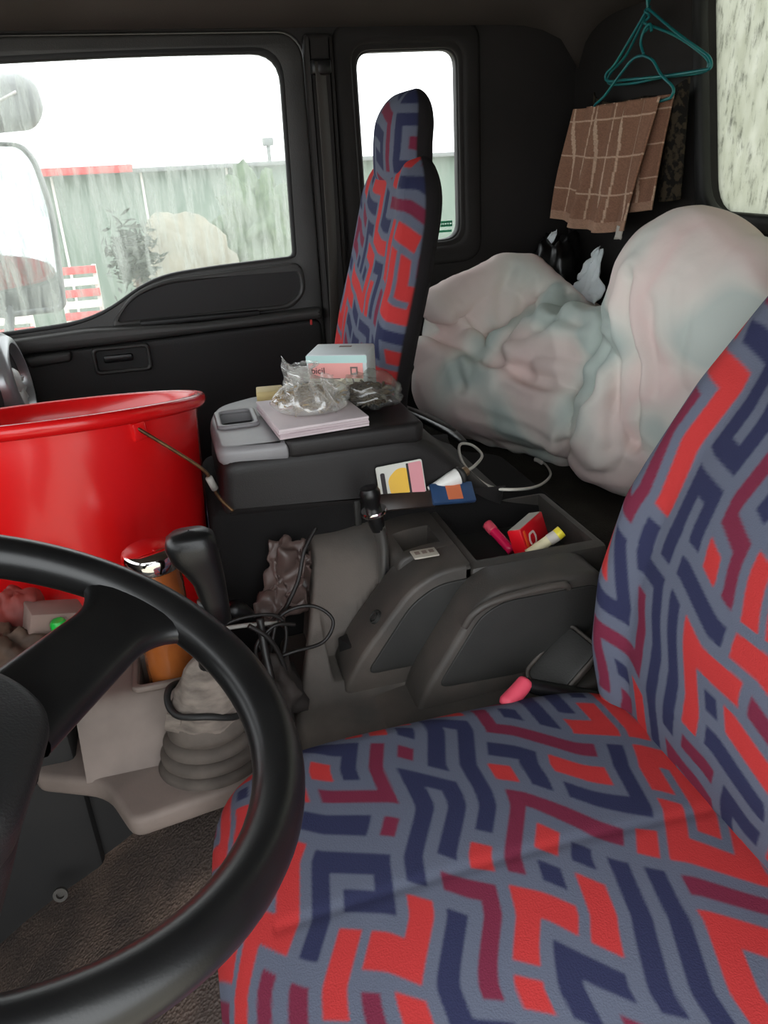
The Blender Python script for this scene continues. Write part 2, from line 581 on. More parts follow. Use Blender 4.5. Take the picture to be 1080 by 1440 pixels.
def fabric_at(u, v, pitch, rot):
    tri = lambda x: np.arcsin(np.sin(x) * 0.985) * 0.65
    u0 = u + 0.012 * tri(v * 15 + 1.0) + 0.0065 * tri(v * 41 + u * 13)
    v0 = v + 0.012 * tri(u * 14 + 2.0) + 0.0065 * tri(u * 37 - v * 11)
    a = (u0 * math.cos(rot) - v0 * math.sin(rot)) / pitch
    b = (u0 * math.sin(rot) + v0 * math.cos(rot)) / (pitch * 1.12)
    a = a + 0.42 * b
    a = a + 500; b = b + 500
    i = np.floor(a).astype(int); j = np.floor(b).astype(int)
    la = a - i - 0.5; lb = b - j - 0.5
    i %= NL; j %= NL
    k = WCOL[i, j]; hw = WID[k] / 2
    ins = (np.abs(la) < hw) & (np.abs(lb) < hw)
    C = WCON[i, j]
    ins |= C[..., 0] & (la > -hw) & (np.abs(lb) < hw)
    ins |= C[..., 2] & (la < hw) & (np.abs(lb) < hw)
    ins |= C[..., 1] & (lb > -hw) & (np.abs(la) < hw)
    ins |= C[..., 3] & (lb < hw) & (np.abs(la) < hw)
    out = np.where(ins[..., None], PAL[np.clip(k, 0, 2)], PAL[3])
    return out

def padded(name, P, uv, parent, pitch=0.040, rot=0.6, closed=False, dark=None):
    v, f = grid_vf(P)
    if closed:
        a, b = P.shape[:2]
        ex = [(i * b + b - 1, (i + 1) * b + b - 1, (i + 1) * b, i * b) for i in range(a - 1)]
        f = np.concatenate([f, np.array(ex)])
    me = pyd(v, f)
    col = fabric(uv[..., 0].ravel(), uv[..., 1].ravel(), pitch, rot)
    if dark is not None:   # plain charcoal cloth round the back of the pad
        k = dark.ravel()[:, None]
        col = col * (1 - k) + np.array(lin((34, 31, 33))[:3]) * k
    set_attr(me, col)
    return fin(name, me, 'seat_fabric', parent)

def spow(c, e): return np.sign(c) * np.abs(c) ** e

def seat_back(name, prof, hw, thick, yc, parent, nz, na, pitch, rot, bolster=0.03, e=0.45, top_round=0.07, v0=0.0):
    """prof: list (z, x_front); hw: list (z, half width); upright pad lofted from rounded cross-sections"""
    zs = np.array([p[0] for p in prof]); xs = np.array([p[1] for p in prof])
    z0, z1 = zs[0], zs[-1]
    t = np.linspace(0, 1, nz)
    z = z0 + (z1 - z0) * t
    # denser rings where the top rounds over
    xf = np.interp(z, zs, xs)
    ker = np.ones(9) / 9
    xf = np.convolve(np.pad(xf, 4, 'edge'), ker, 'valid')
    h = np.interp(z, [p[0] for p in hw], [p[1] for p in hw])
    h = np.convolve(np.pad(h, 4, 'edge'), ker, 'valid')
    cap = np.ones(nz)
    dt = z1 - z; m = dt < top_round
    cap[m] = np.sqrt(np.clip(1 - ((top_round - dt[m]) / top_round) ** 2, 0, 1))
    db = z - z0; m = db < 0.04
    cap[m] = np.minimum(cap[m], np.sqrt(np.clip(1 - ((0.04 - db[m]) / 0.04) ** 2, 0, 1)))
    th = np.linspace(0, 2 * PI, na * 4, endpoint=False)
    dark = np.zeros((nz, na))
    cy = spow(np.cos(th), e); cx = spow(np.sin(th), 0.8)
    P = np.zeros((nz, na, 3)); uv = np.zeros((nz, na, 2))
    for i in range(nz):
        hh = h[i] * (0.55 + 0.45 * cap[i]) if t[i] > 0.5 else h[i] * (0.8 + 0.2 * cap[i])
        tk = thick * max(cap[i], 0.02)
        y = yc + hh * cy
        xfront = xf[i] + thick / 2 + tk / 2 * (-cx)
        edge = np.clip((np.abs(cy) - 0.62) / 0.25, 0, 1); edge2 = np.clip((1 - np.abs(cy)) / 0.1, 0, 1)
        xfront = xfront - bolster * smooth01(edge) * smooth01(edge2) * (cx > 0) * cap[i]
        Q = np.stack([xfront, y], -1); Q = np.concatenate([Q, Q[:1]])
        s = np.concatenate([[0], np.cumsum(np.linalg.norm(np.diff(Q, axis=0), axis=1))])
        # even spacing round the ring, starting at the middle of the back
        k0 = 3 * (len(th)) // 4
        sq = (s[k0] + np.linspace(0, s[-1], na, endpoint=False)) % s[-1]
        P[i, :, 0] = np.interp(sq, s, Q[:, 0]); P[i, :, 1] = np.interp(sq, s, Q[:, 1]); P[i, :, 2] = z[i]
        uv[i, :, 0] = np.linspace(-0.5, 0.5, na, endpoint=False) * s[-1]
        uv[i, :, 1] = z[i] * 1.05 + v0
        dark[i] = smooth01((P[i, :, 0] - (xf[i] + thick * 0.42)) / (thick * 0.06))
    o = padded(name, P, uv, parent, pitch, rot, closed=True, dark=dark)
    return o

def seat_pad(name, x0, x1, y0, y1, ztop, depth, parent, n, pitch, rot, corner=0.12, crown=0.02):
    """seat cushion: rounded slab draped in one piece, pattern runs on down its sides"""
    s = np.linspace(-1, 1, n)
    A, B = np.meshgrid(s, s, indexing='ij')
    # square to rounded square in plan
    hx, hy = (x1 - x0) / 2, (y1 - y0) / 2
    rc = np.maximum(np.abs(A), np.abs(B))
    th = np.arctan2(B, A)
    ee = 5.0
    sq = (np.abs(np.cos(th)) ** ee + np.abs(np.sin(th)) ** ee) ** (-1 / ee)
    full = hx * 1.0
    # arclength along the radial profile: flat to rf, quarter ellipse, then skirt
    rad = rc
    rf = 0.72; re = 0.90
    rho = np.where(rad < rf, rad / rf * 0.80, np.where(rad < re, 0.80 + 0.20 * np.sin((rad - rf) / (re - rf) * PI / 2), 1.0 - 0.06 * smooth01((rad - re) / (1 - re))))
    dz = np.where(rad < rf, 0, np.where(rad < re, 0.42 * (1 - np.cos((rad - rf) / (re - rf) * PI / 2)), 0.42 + 0.58 * (rad - re) / (1 - re)))
    X = (x0 + x1) / 2 + hx * rho * np.cos(th) * sq
    Y = (y0 + y1) / 2 + hy * rho * np.sin(th) * sq
    Z = ztop - depth * dz + crown * np.cos(np.clip((Y - (y0 + y1) / 2) / hy, -1, 1) * PI / 2) * np.cos(np.clip((X - (x0 + x1) / 2) / hx, -1, 1) * PI / 2)
    Z = Z - 0.002 * np.exp(-((Y - (y0 + y1) / 2) / 0.008) ** 2) * (rad < rf)
    P = np.stack([X, Y, Z], -1)
    drop = depth * dz
    uv = np.stack([X + drop * np.cos(th), Y + drop * np.sin(th)], -1)
    return padded(name, P, uv, parent, pitch, rot)

# ================================================================ THE SETTING
WY = 2.20       # inner face of the passenger's side
# floor
box('floor', (0.1, 1.17, 0.0), (2.3, 2.14, 0.06), 'floor_rubber', bev=0.004)['kind'] = 'structure'

# passenger's wall with door opening and quarter window
win_door = round_poly([(-0.92, 0.850), (-0.46, 0.858), (-0.215, 0.872), (-0.045, 0.972), (0.12, 0.985), (0.333, 0.994), (0.343, 1.482), (0.0, 1.482), (-0.92, 1.455)],
                      [0.02, 0.1, 0.12, 0.14, 0.05, 0.015, 0.07, 0.2, 0.05], 6)
win_q = round_poly([(0.545, 0.997), (0.822, 1.005), (0.816, 1.483), (0.538, 1.480)], [0.05, 0.045, 0.04, 0.04], 6)
wall_p = panel('wall_passenger', [[(-1.0, 0), (1.22, 0), (1.22, 1.64), (-1.0, 1.64)], rrect(-0.95, 0.405, 0.08, 1.525, 0.06), win_q],
               0.05, 'cab_trim', map_xz(WY + 0.03), bevel=0.006)
wall_p['kind'] = 'structure'
# raised trim frame round the quarter window
def grow(pts, d):
    c = Vector((sum(p[0] for p in pts) / len(pts), sum(p[1] for p in pts) / len(pts)))
    xs = [p[0] for p in pts]; ys = [p[1] for p in pts]
    sx = (max(xs) - min(xs)) / 2; sy = (max(ys) - min(ys)) / 2
    return [(c.x + (p[0] - c.x) * (sx + d) / sx, c.y + (p[1] - c.y) * (sy + d) / sy) for p in pts]
wq = thing('window_2', (0.68, WY, 1.0), 'narrow quarter window behind the passenger seat with rounded dark frame', 'window', kind='structure')
panel('trim_frame', [grow(win_q, 0.062), grow(win_q, 0.012)], 0.036, 'cab_trim', map_xz(WY + 0.012), wq, bevel=0.012)
panel('seal', [grow(win_q, 0.016), grow(win_q, -0.004)], 0.03, 'rubber', map_xz(WY + 0.03), wq, bevel=0.004)
panel('pane', [grow(win_q, 0.004)], 0.004, 'glass_quarter', map_xz(WY + 0.045), wq)
stk = bmesh.new()
for i, (a, b, zz) in enumerate(((0.765, 0.808, 1.052), (0.772, 0.808, 1.042), (0.765, 0.806, 1.027))):
    bx(stk, ((a + b) / 2, WY + 0.0425, zz), (b - a, 0.001, 0.006), 0)
for i in range(6):
    bx(stk, (0.769 + i * 0.0075, WY + 0.0425, 1.047), (0.003, 0.001, 0.012), 0)
fin('sticker', from_bm(stk), 'green_print', wq, False)['label'] = 'small green printed sticker'

# passenger door
dr = thing('door_1', (-0.27, WY, 0.09), 'black passenger door with armrest ledge and wide dirty window', 'door', kind='structure')
panel('door_panel', [rrect(-0.945, 0.40, 0.085, 1.52, 0.06), win_door], 0.044, 'door_trim', map_xz(WY + 0.012), dr, bevel=0.008)
panel('window_seal', [grow(win_door, 0.010), grow(win_door, -0.006)], 0.02, 'rubber', map_xz(WY + 0.0), dr, bevel=0.005)
wd = panel('pane', [grow(win_door, 0.006)], 0.004, 'glass_side', map_xz(WY + 0.028), dr)
# recessed upper pocket, armrest ledge and lower dark field
pk = round_poly([(-0.165, 0.862), (0.30, 0.868), (0.345, 0.90), (0.34, 0.968), (-0.02, 0.955), (-0.11, 0.925)], [0.02, 0.02, 0.03, 0.03, 0.06, 0.05], 5)
panel('pocket_rim', [grow(pk, 0.012), grow(pk, -0.004)], 0.018, 'door_trim', map_xz(WY - 0.012), dr, bevel=0.007)
panel('pocket_panel', [grow(pk, -0.002)], 0.006, 'door_dark', map_xz(WY - 0.011), dr)
bm = bmesh.new(); bx(bm, (0.06, WY - 0.022, 0.858), (0.32, 0.035, 0.014), 0.006)
fin('pull_slot', from_bm(bm), 'rubber', dr, True, 40)
led = round_poly([(-0.93, 0.800), (-0.24, 0.812), (0.10, 0.822), (0.39, 0.828), (0.39, 0.858), (0.05, 0.848), (-0.235, 0.858), (-0.46, 0.846), (-0.93, 0.835)], 0.012, 4)
panel('armrest_ledge', [led], 0.06, 'door_trim', map_xz(WY - 0.02), dr, bevel=0.012)
lowf = round_poly([(-0.93, 0.15), (0.39, 0.15), (0.39, 0.826), (-0.24, 0.81), (-0.93, 0.80)], 0.03, 4)
panel('lower_field', [lowf], 0.03, 'door_dark', map_xz(WY - 0.012), dr, bevel=0.01)
grp = round_poly([(-0.39, 0.776), (-0.285, 0.782), (-0.282, 0.808), (-0.40, 0.804)], 0.01, 4)
panel('grip_cover', [grp], 0.03, 'door_trim', map_xz(WY - 0.045), dr, bevel=0.008)
hnd = rrect(-0.235, -0.085, 0.735, 0.808, 0.014)
panel('handle_bezel', [hnd, rrect(-0.225, -0.095, 0.745, 0.798, 0.01)], 0.02, 'door_trim', map_xz(WY - 0.034), dr, bevel=0.006)
panel('handle_recess', [rrect(-0.226, -0.094, 0.744, 0.799, 0.01)], 0.006, 'rubber', map_xz(WY - 0.03), dr)
bm = bmesh.new(); bx(bm, (-0.17, WY - 0.037, 0.775), (0.075, 0.012, 0.02), 0.005)
fin('door_handle', from_bm(bm), 'black_plastic', dr, True, 40)

# belt pillar between door and quarter window
tr1 = panel('trim_1', [round_poly([(0.398, 0.06), (0.47, 0.06), (0.475, 1.515), (0.402, 1.515)], 0.01)], 0.05, 'cab_trim', map_xz(WY - 0.005), bevel=0.014)
tr1['kind'] = 'structure'

# rear wall with window
win_r = round_poly([(0.78, 1.075), (1.565, 1.082), (1.66, 1.50), (1.66, 1.56), (0.68, 1.56), (0.68, 1.50)], [0.06, 0.07, 0.1, 0.03, 0.03, 0.1], 6)
wr = panel('wall_rear', [[(0.1, 0), (2.25, 0), (2.25, 1.64), (0.1, 1.64)], win_r], 0.05, 'cab_trim', map_yz(1.185), bevel=0.006)
wr['kind'] = 'structure'
w3 = thing('window_3', (1.17, 1.17, 1.08), 'rear cab window caked with dried drips and grime', 'window', kind='structure')
panel('seal', [grow(win_r, 0.022), grow(win_r, -0.006)], 0.03, 'rubber', map_yz(1.155), w3, bevel=0.01)
panel('pane', [grow(win_r, 0.004)], 0.004, 'glass_rear', map_yz(1.19), w3)

# ceiling with rounded cove down to the walls
cp = []
for x in np.linspace(-1.05, 1.165, 40):
    row = []
    for y in np.linspace(0.12, 2.20, 60):
        d1 = min(2.20 - y, y - 0.12); d2 = 1.165 - x
        z = 1.64
        for d in (d1, d2):
            if d < 0.22: z -= 0.105 * (1 - math.sqrt(max(0, 1 - ((0.22 - d) / 0.22) ** 2)))
        row.append((x, y, z))
    cp.append(row)
sheet('ceiling', np.array(cp), 'headliner', thick=0.02)['kind'] = 'structure'

# driver's side: open doorway with pillar behind it; front bulkhead with windscreen
wdv = panel('wall_driver', [[(-1.0, 0), (1.22, 0), (1.22, 1.64), (-1.0, 1.64)], rrect(-0.93, 0.50, 0.05, 1.55, 0.08)], 0.05, 'cab_trim', map_xz(0.095), bevel=0.006)
wdv['kind'] = 'structure'
win_f = rrect(0.2, 2.1, 0.86, 1.52, 0.08)
wf = panel('wall_front', [[(0.1, 0), (2.25, 0), (2.25, 1.64), (0.1, 1.64)], win_f], 0.05, 'cab_trim', map_yz(-1.02), bevel=0.006)
wf['kind'] = 'structure'
w4 = thing('window_4', (-1.02, 1.15, 0.86), 'wide windscreen ahead of the dashboard', 'window', kind='structure')
panel('pane', [grow(win_f, 0.004)], 0.004, 'glass_front', map_yz(-1.03), w4)
panel('seal', [grow(win_f, 0.012), grow(win_f, -0.008)], 0.03, 'rubber', map_yz(-1.0), w4, bevel=0.008)

# engine tunnel between the seats and under the bucket
tn = box('trim_2', (-0.19, 1.38, 0.18), (0.92, 0.62, 0.30), 'floor_rubber', bev=0.03, seg=3)
tn['kind'] = 'structure'

# leatherette mat rising from the footwell to the seat
n = 40
P = np.zeros((n, n, 3))
c00, c01, c10, c11 = map(np.array, ((0.03, 1.02, 0.385), (0.03, 0.50, 0.34), (-0.47, 1.08, 0.055), (-0.47, 0.50, 0.045)))
for i in range(n):
    for j in range(n):
        s, t = i / (n - 1), j / (n - 1)
        p = (1 - s) * (1 - t) * c00 + (1 - s) * t * c01 + s * (1 - t) * c10 + s * t * c11
        p = p + np.array([0, 0, 0.025 * math.sin(s * 3.1) * math.sin(t * 2.5) + 0.006 * math.sin(9 * s + 5 * t)])
        P[i, j] = p
mt = sheet('floor_mat', P, 'leatherette', thick=0.008)
tag(mt, 'dusty dark leatherette mat sloping from the footwell to the driver seat', 'mat')

# ================================================================ DASHBOARD
da = thing('dashboard', (-0.75, 1.15, 0.5), 'black dashboard end with silver ringed air vent by passenger door', 'dashboard')
prof = round_poly([(-0.99, 0.45), (-0.60, 0.45), (-0.54, 0.62), (-0.52, 0.82), (-0.62, 0.88), (-0.99, 0.87)], 0.05, 5)
panel('dash_body', [prof], 2.0, 'black_plastic', map_xz(1.16), da, bevel=0.01)
prof2 = round_poly([(-0.60, 0.60), (-0.43, 0.62), (-0.40, 0.80), (-0.44, 0.885), (-0.60, 0.89)], 0.05, 5)
panel('dash_end', [prof2], 0.36, 'door_trim', map_xz(1.965), da, bevel=0.02)
VM = Matrix.Translation((-0.395, 1.955, 0.79)) @ Matrix.Rotation(math.radians(84), 4, 'Y')
def ring_lathe(name, prof, m, parent, M, n=48, ex=1.0, ey=1.0):
    v, f = lathe_vf(prof, n, None, (0, 0, 0), ex, ey)
    v = [M @ q for q in v]
    bm = bmesh.new(); me = pyd(v, f); bm.from_mesh(me); bmesh.ops.remove_doubles(bm, verts=bm.verts, dist=1e-5)
    bpy.data.meshes.remove(me)
    return fin(name, from_bm(bm), m, parent, True, 50)
ring_lathe('vent_ring', [(0.075, -0.03), (0.112, -0.03), (0.112, 0.004), (0.100, 0.018), (0.085, 0.020), (0.078, 0.008), (0.075, -0.03)], 'silver_trim', da, VM)
ring_lathe('vent_well', [(0.0, -0.012), (0.078, -0.010), (0.078, 0.0)], 'rubber', da, VM)
for k in range(9):
    a = math.radians(-80 + 20 * k)
    M = VM @ Matrix.Rotation(a, 4, 'Z') @ Matrix.Translation((0.052, 0, 0.004)) @ Matrix.Rotation(0.5, 4, 'X')
    bm = bmesh.new(); bx(bm, (0, 0, 0), (0.044, 0.012, 0.004), 0.001); bm.transform(M)
    fin('vent_blade', from_bm(bm), 'vent_white', da, True, 40)
ring_lathe('vent_hub', [(0.0, 0.014), (0.022, 0.012), (0.03, 0.004), (0.03, -0.01)], 'vent_white', da, VM)

# ================================================================ STEERING WHEEL
sw = thing('steering_wheel', (-0.172, 0.47, 0.893), 'black steering wheel with thick glossy rim and wide angled spokes', 'steering wheel')
SN = Vector((0.3914, -0.0753, 0.9171)); S1 = Vector((0.9197, 0, -0.3925)); S2 = Vector((0.0296, 0.9972, 0.0692))
SC = Vector((-0.172, 0.47, 0.893))
def swp(a, b, c=0.0): return SC + S1 * a + S2 * b + SN * c
RW = 0.2115; RR = 0.0195
path = [swp(RW * math.cos(t), RW * math.sin(t)) for t in np.linspace(0, 2 * PI, 120, endpoint=False)]
v, f = tube_vf(np.array(path), RR, 20, closed=True)
rim = fin('rim', pyd(v, f), 'wheel_skin', sw)
SMX = Matrix(((S1.x, S2.x, SN.x, SC.x), (S1.y, S2.y, SN.y, SC.y), (S1.z, S2.z, SN.z, SC.z), (0, 0, 0, 1)))
def spoke(ang, sgn):
    ca, sa = math.cos(ang), math.sin(ang)
    rows = []
    rs = np.linspace(0.035, RW + 0.004, 30)
    for r in rs:
        t = (r - 0.035) / (RW - 0.035)
        half = 0.030 + 0.010 * (1 - t) + 0.045 * max(0, (t - 0.62) / 0.38) ** 2.2
        th = 0.014 - 0.001 * t
        zc = -0.026 * (1 - t) ** 1.2 - 0.002
        ring = []
        for k in range(20):
            q = 2 * PI * k / 20
            a = half * np.sign(math.cos(q)) * abs(math.cos(q)) ** 0.6
            b = th * np.sign(math.sin(q)) * abs(math.sin(q)) ** 0.8
            rr = r
            if t > 0.62:   # end follows the rim's curve
                rr = math.sqrt(max(r * r - (a * (t - 0.62) / 0.38) ** 2 * 0.9, 0.0004))
            ring.append(tuple(swp(rr * ca - a * sa, rr * sa + a * ca, zc + b)))
        rows.append(ring + [ring[0]])
    vv, ff = grid_vf(np.array(rows))
    bm = bmesh.new(); me = pyd(vv, ff); bm.from_mesh(me)
    bmesh.ops.remove_doubles(bm, verts=bm.verts, dist=1e-6); bpy.data.meshes.remove(me)
    return fin('spoke', from_bm(bm), 'wheel_skin', sw)
for a in (59, -92, 128, -142):
    spoke(math.radians(a), 1)
pad = round_poly([(0.040, -0.100), (0.050, 0.012), (0.012, 0.050), (-0.085, 0.05), (-0.085, -0.10), (-0.02, -0.11)], 0.03, 6)
pm = panel_mesh([pad], 0.05, 0.014, SMX @ Matrix.Translation((0, 0, -0.012)))
fin('horn_pad', pm, 'wheel_hub', sw, True, 50)
colp = [swp(0, 0, -0.03), swp(-0.03, 0, -0.15), swp(-0.10, 0, -0.36)]
v, f = tube_vf(catmull([tuple(q) for q in colp], 8), [0.05, 0.055, 0.062], 24)
fin('column', pyd(v, f), 'black_plastic', sw)
bm = bmesh.new()
bx(bm, (0, 0, 0), (0.15, 0.12, 0.16), 0.03, None, 3)
bm.transform(SMX @ Matrix.Translation((-0.03, -0.01, -0.13)))
fin('column_shroud', from_bm(bm), 'wheel_hub', sw, True, 50)

# ================================================================ DRIVER SEAT
ds = thing('driver_seat', (0.25, 0.58, 0.1), 'driver seat in red, navy and slate zigzag fabric beside the console', 'seat')
seat_pad('cushion', -0.065, 0.60, 0.26, 0.872, 0.495, 0.16, ds, 400, 0.040, 0.6)
seat_back('backrest', [(0.44, 0.545), (0.50, 0.525), (0.58, 0.515), (0.68, 0.522), (0.80, 0.55), (0.95, 0.63), (1.10, 0.74), (1.25, 0.85), (1.30, 0.88)],
          [(0.44, 0.235), (0.55, 0.262), (0.68, 0.272), (0.85, 0.262), (1.05, 0.235), (1.30, 0.19)], 0.15, 0.59, ds, 340, 560, 0.040, 0.25, bolster=0.035, v0=3.0)
bm = bmesh.new(); bx(bm, (0.27, 0.57, 0.20), (0.50, 0.42, 0.32), 0.03, None, 3)
fin('pedestal', from_bm(bm), 'black_plastic', ds, True, 40)

# ================================================================ PASSENGER SEAT
ps = thing('passenger_seat', (0.2, 1.76, 0.1), 'upright passenger seat in red and navy zigzag fabric before the narrow window', 'seat')
seat_pad('cushion', -0.07, 0.42, 1.545, 1.99, 0.52, 0.14, ps, 120, 0.040, 0.6)
seat_back('backrest', [(0.46, 0.36), (0.60, 0.35), (0.75, 0.365), (0.88, 0.395), (1.0, 0.43), (1.12, 0.458), (1.20, 0.47), (1.235, 0.475)],
          [(0.46, 0.20), (0.6, 0.225), (0.9, 0.225), (1.1, 0.205), (1.235, 0.165)], 0.11, 1.765, ps, 260, 360, 0.040, 0.3, bolster=0.012, top_round=0.10, v0=7.0, e=0.55)
seat_back('headrest', [(1.16, 0.468), (1.25, 0.472), (1.30, 0.478), (1.352, 0.488)], [(1.16, 0.10), (1.22, 0.125), (1.352, 0.118)], 0.10, 1.765, ps, 120, 200, 0.040, 0.3,
          bolster=0.0, top_round=0.075, v0=9.0, e=0.7)
bm = bmesh.new(); bx(bm, (0.15, 1.765, 0.24), (0.46, 0.38, 0.30), 0.03, None, 3)
fin('pedestal', from_bm(bm), 'black_plastic', ps, True, 40)

# ================================================================ SLEEPER BENCH
bn = thing('sleeper_bench', (0.92, 1.17, 0.03), 'low black sleeper bench with mesh cloth top behind the seats', 'bench')
bm = bmesh.new(); bx(bm, (0.925, 1.16, 0.235), (0.44, 2.02, 0.41), 0.015)
fin('base', from_bm(bm), 'black_plastic', bn, True, 40)
bm = bmesh.new(); bx(bm, (0.915, 1.16, 0.465), (0.48, 2.02, 0.07), 0.025, None, 4)
fin('mattress', from_bm(bm), 'mesh_cloth', bn, True, 50)

# ================================================================ MIDDLE SEAT FOLDED INTO A TABLE
ms = thing('middle_seat', (0.25, 1.37, 0.42), 'folded middle seat with grey tray table back beside red bucket', 'seat')
lo_prof = round_poly([(-0.006, 0.34), (0.67, 0.34), (0.67, 0.60), (0.52, 0.64), (0.44, 0.69), (0.0, 0.695)], [0.02, 0.02, 0.03, 0.05, 0.05, 0.03], 5)
panel('seat_base', [lo_prof], 0.31, 'black_cloth', map_xz(1.372), ms, bevel=0.018)
mid_prof = round_poly([(0.022, 0.68), (0.54, 0.645), (0.50, 0.665), (0.385, 0.785), (0.035, 0.785)], [0.02, 0.005, 0.05, 0.06, 0.03], 5)
panel('folded_back', [mid_prof], 0.318, 'seat_back_tray', map_xz(1.372), ms, bevel=0.02)
top_ol = round_poly([(0.028, 1.222), (0.145, 1.214), (0.145, 1.528), (0.12, 1.53), (0.045, 1.49), (0.025, 1.40)], [0.03, 0.005, 0.005, 0.04, 0.06, 0.05], 6)
tm = panel_mesh([top_ol], 0.034, 0.012, map_xy(0.786))
tm = boolean(tm, [box_mesh(0.045, 0.105, 1.335, 1.425, 0.77, 0.85, 0.0)], 'DIFFERENCE')
fin('tray_top', tm, 'tray_top', ms, True, 35)
panel('cup_lip', [rrect(0.037, 0.113, 1.327, 1.433, 0.014), rrect(0.047, 0.103, 1.337, 1.423, 0.01)], 0.008, 'tray_top', map_xy(0.805), ms, bevel=0.003)
bm = bmesh.new(); bx(bm, (0.075, 1.38, 0.778), (0.064, 0.094, 0.006), 0)
fin('cup_floor', from_bm(bm), 'console_dark', ms, False)
panel('tray_pad', [rrect(0.138, 0.385, 1.213, 1.525, 0.02)], 0.036, 'seat_back_tray', map_xy(0.789), ms, bevel=0.010)

# ================================================================ CENTRE CONSOLE
cc = thing('centre_console', (0.35, 1.05, 0.03), 'grey moulded engine console with stepped panels, bin and lever slot', 'console')
bs = round_poly([(0.09, 0.06), (0.66, 0.06), (0.66, 0.50), (0.56, 0.47), (0.46, 0.445), (0.09, 0.43)], [0.01, 0.01, 0.04, 0.03, 0.03, 0.02], 4)
panel('base', [bs], 0.35, 'console_grey', map_xz(1.045), cc, bevel=0.012)
v1 = round_poly([(0.165, 0.40), (0.172, 0.455), (0.20, 0.505), (0.285, 0.61), (0.335, 0.635), (0.386, 0.637), (0.386, 0.40)], [0.001, 0.02, 0.03, 0.04, 0.03, 0.001, 0.001], 5)
m1 = panel_mesh([v1], 0.10, 0.008, map_xz(1.05))
m1b = panel_mesh([round_poly([(0.285, 0.40), (0.285, 0.627), (0.335, 0.637), (0.386, 0.637), (0.386, 0.40)], [0.001, 0.02, 0.02, 0.001, 0.001], 4)], 0.17, 0.006, map_xz(1.155))
m1b = boolean(m1b, [box_mesh(0.302, 0.366, 1.092, 1.160, 0.585, 0.70)], 'DIFFERENCE')
fin('ramp_panel', m1, 'console_grey', cc, True, 35)
fin('top_panel', m1b, 'console_grey', cc, True, 35)
bm = bmesh.new(); bx(bm, (0.334, 1.126, 0.588), (0.064, 0.068, 0.006), 0)
fin('pocket_floor', from_bm(bm), 'rubber', cc, False)
v2 = round_poly([(0.262, 0.42), (0.285, 0.478), (0.365, 0.605), (0.40, 0.630), (0.575, 0.630), (0.605, 0.56), (0.605, 0.42)], [0.001, 0.02, 0.03, 0.03, 0.03, 0.03, 0.001], 5)
m2 = panel_mesh([v2], 0.08, 0.010, map_xz(0.965))
fin('step_panel', m2, 'console_grey', cc, True, 35)
m3 = box_mesh(0.385, 0.625, 0.995, 1.235, 0.42, 0.632, 0.010)
m3 = boolean(m3, [box_mesh(0.402, 0.608, 1.018, 1.222, 0.572, 0.70, 0.0)], 'DIFFERENCE')
fin('bin', m3, 'console_grey', cc, True, 35)
bm = bmesh.new(); bx(bm, (0.505, 1.12, 0.574), (0.205, 0.203, 0.006), 0)
fin('bin_floor', from_bm(bm), 'console_dark', cc, False)
# dark driver-facing sheets, the shade of these side faces put into their colour
f1 = round_poly([(0.205, 0.47), (0.285, 0.585), (0.33, 0.612), (0.40, 0.615), (0.40, 0.47)], [0.02, 0.03, 0.02, 0.01, 0.01], 4)
panel('side_shade', [f1], 0.006, 'console_dark', map_xz(0.999), cc, bevel=0.002)
f2 = round_poly([(0.300, 0.474), (0.372, 0.590), (0.41, 0.608), (0.568, 0.608), (0.590, 0.56), (0.53, 0.50), (0.46, 0.468)], [0.02, 0.03, 0.03, 0.02, 0.03, 0.03, 0.03], 4)
panel('side_shade', [f2], 0.006, 'console_dark', map_xz(0.925), cc, bevel=0.002)
tube('grab_lip', [(0.345, 0.922, 0.578), (0.358, 0.918, 0.600), (0.385, 0.916, 0.615), (0.44, 0.916, 0.622), (0.50, 0.918, 0.622), (0.515, 0.922, 0.612)], 0.006, 'console_grey', cc, 8, 8)
# side trim with lever slot
nx_, ny_ = 70, 90
gx = np.linspace(0.055, 0.292, nx_); gy = np.linspace(0.875, 1.238, ny_)
X, Y = np.meshgrid(gx, gy, indexing='ij')
ridge = 0.095 + 0.075 * smooth01((Y - 0.95) / 0.25)
up_ = smooth01((Y - 0.98) / 0.24)
Zs = 0.435 + 0.19 * up_
Zs = Zs + 0.012 * smooth01((X - 0.2) / 0.1) * up_
Zs = Zs - (Zs - 0.36) * smooth01((ridge - X) / 0.05)
slot = (np.abs(Y - (1.085 + 0.45 * (X - 0.24))) < 0.026) & (X > 0.175) & (X < 0.285)
Zs = np.where(slot, 0.44, Zs)
nose = (Y < 1.10) & (X > 0.155)
Zs = np.where(nose & ~slot, np.minimum(Zs, 0.45 + 0.0 * X), Zs)
sheet('side_trim', np.stack([X, Y, Zs], -1), 'console_dusty', cc)
bm = bmesh.new(); bx(bm, (0.232, 1.082, 0.47), (0.10, 0.045, 0.05), 0.004, rz(24))
fin('lever_slot', from_bm(bm), 'rubber', cc, True, 40)
box('slot_hook', (0.255, 1.222, 0.655), (0.012, 0.02, 0.05), 'console_dark', cc, 0.003)
# round plug on the ramp
PMX = Matrix.Translation((0.235, 1.035, 0.551)) @ Matrix.Rotation(math.radians(-50), 4, 'Y')
ring_lathe('plug', [(0.0, 0.004), (0.006, 0.004), (0.0065, 0.001), (0.009, 0.001), (0.010, 0.004), (0.012, 0.003), (0.012, -0.004)], 'console_dark', cc, PMX, 24)
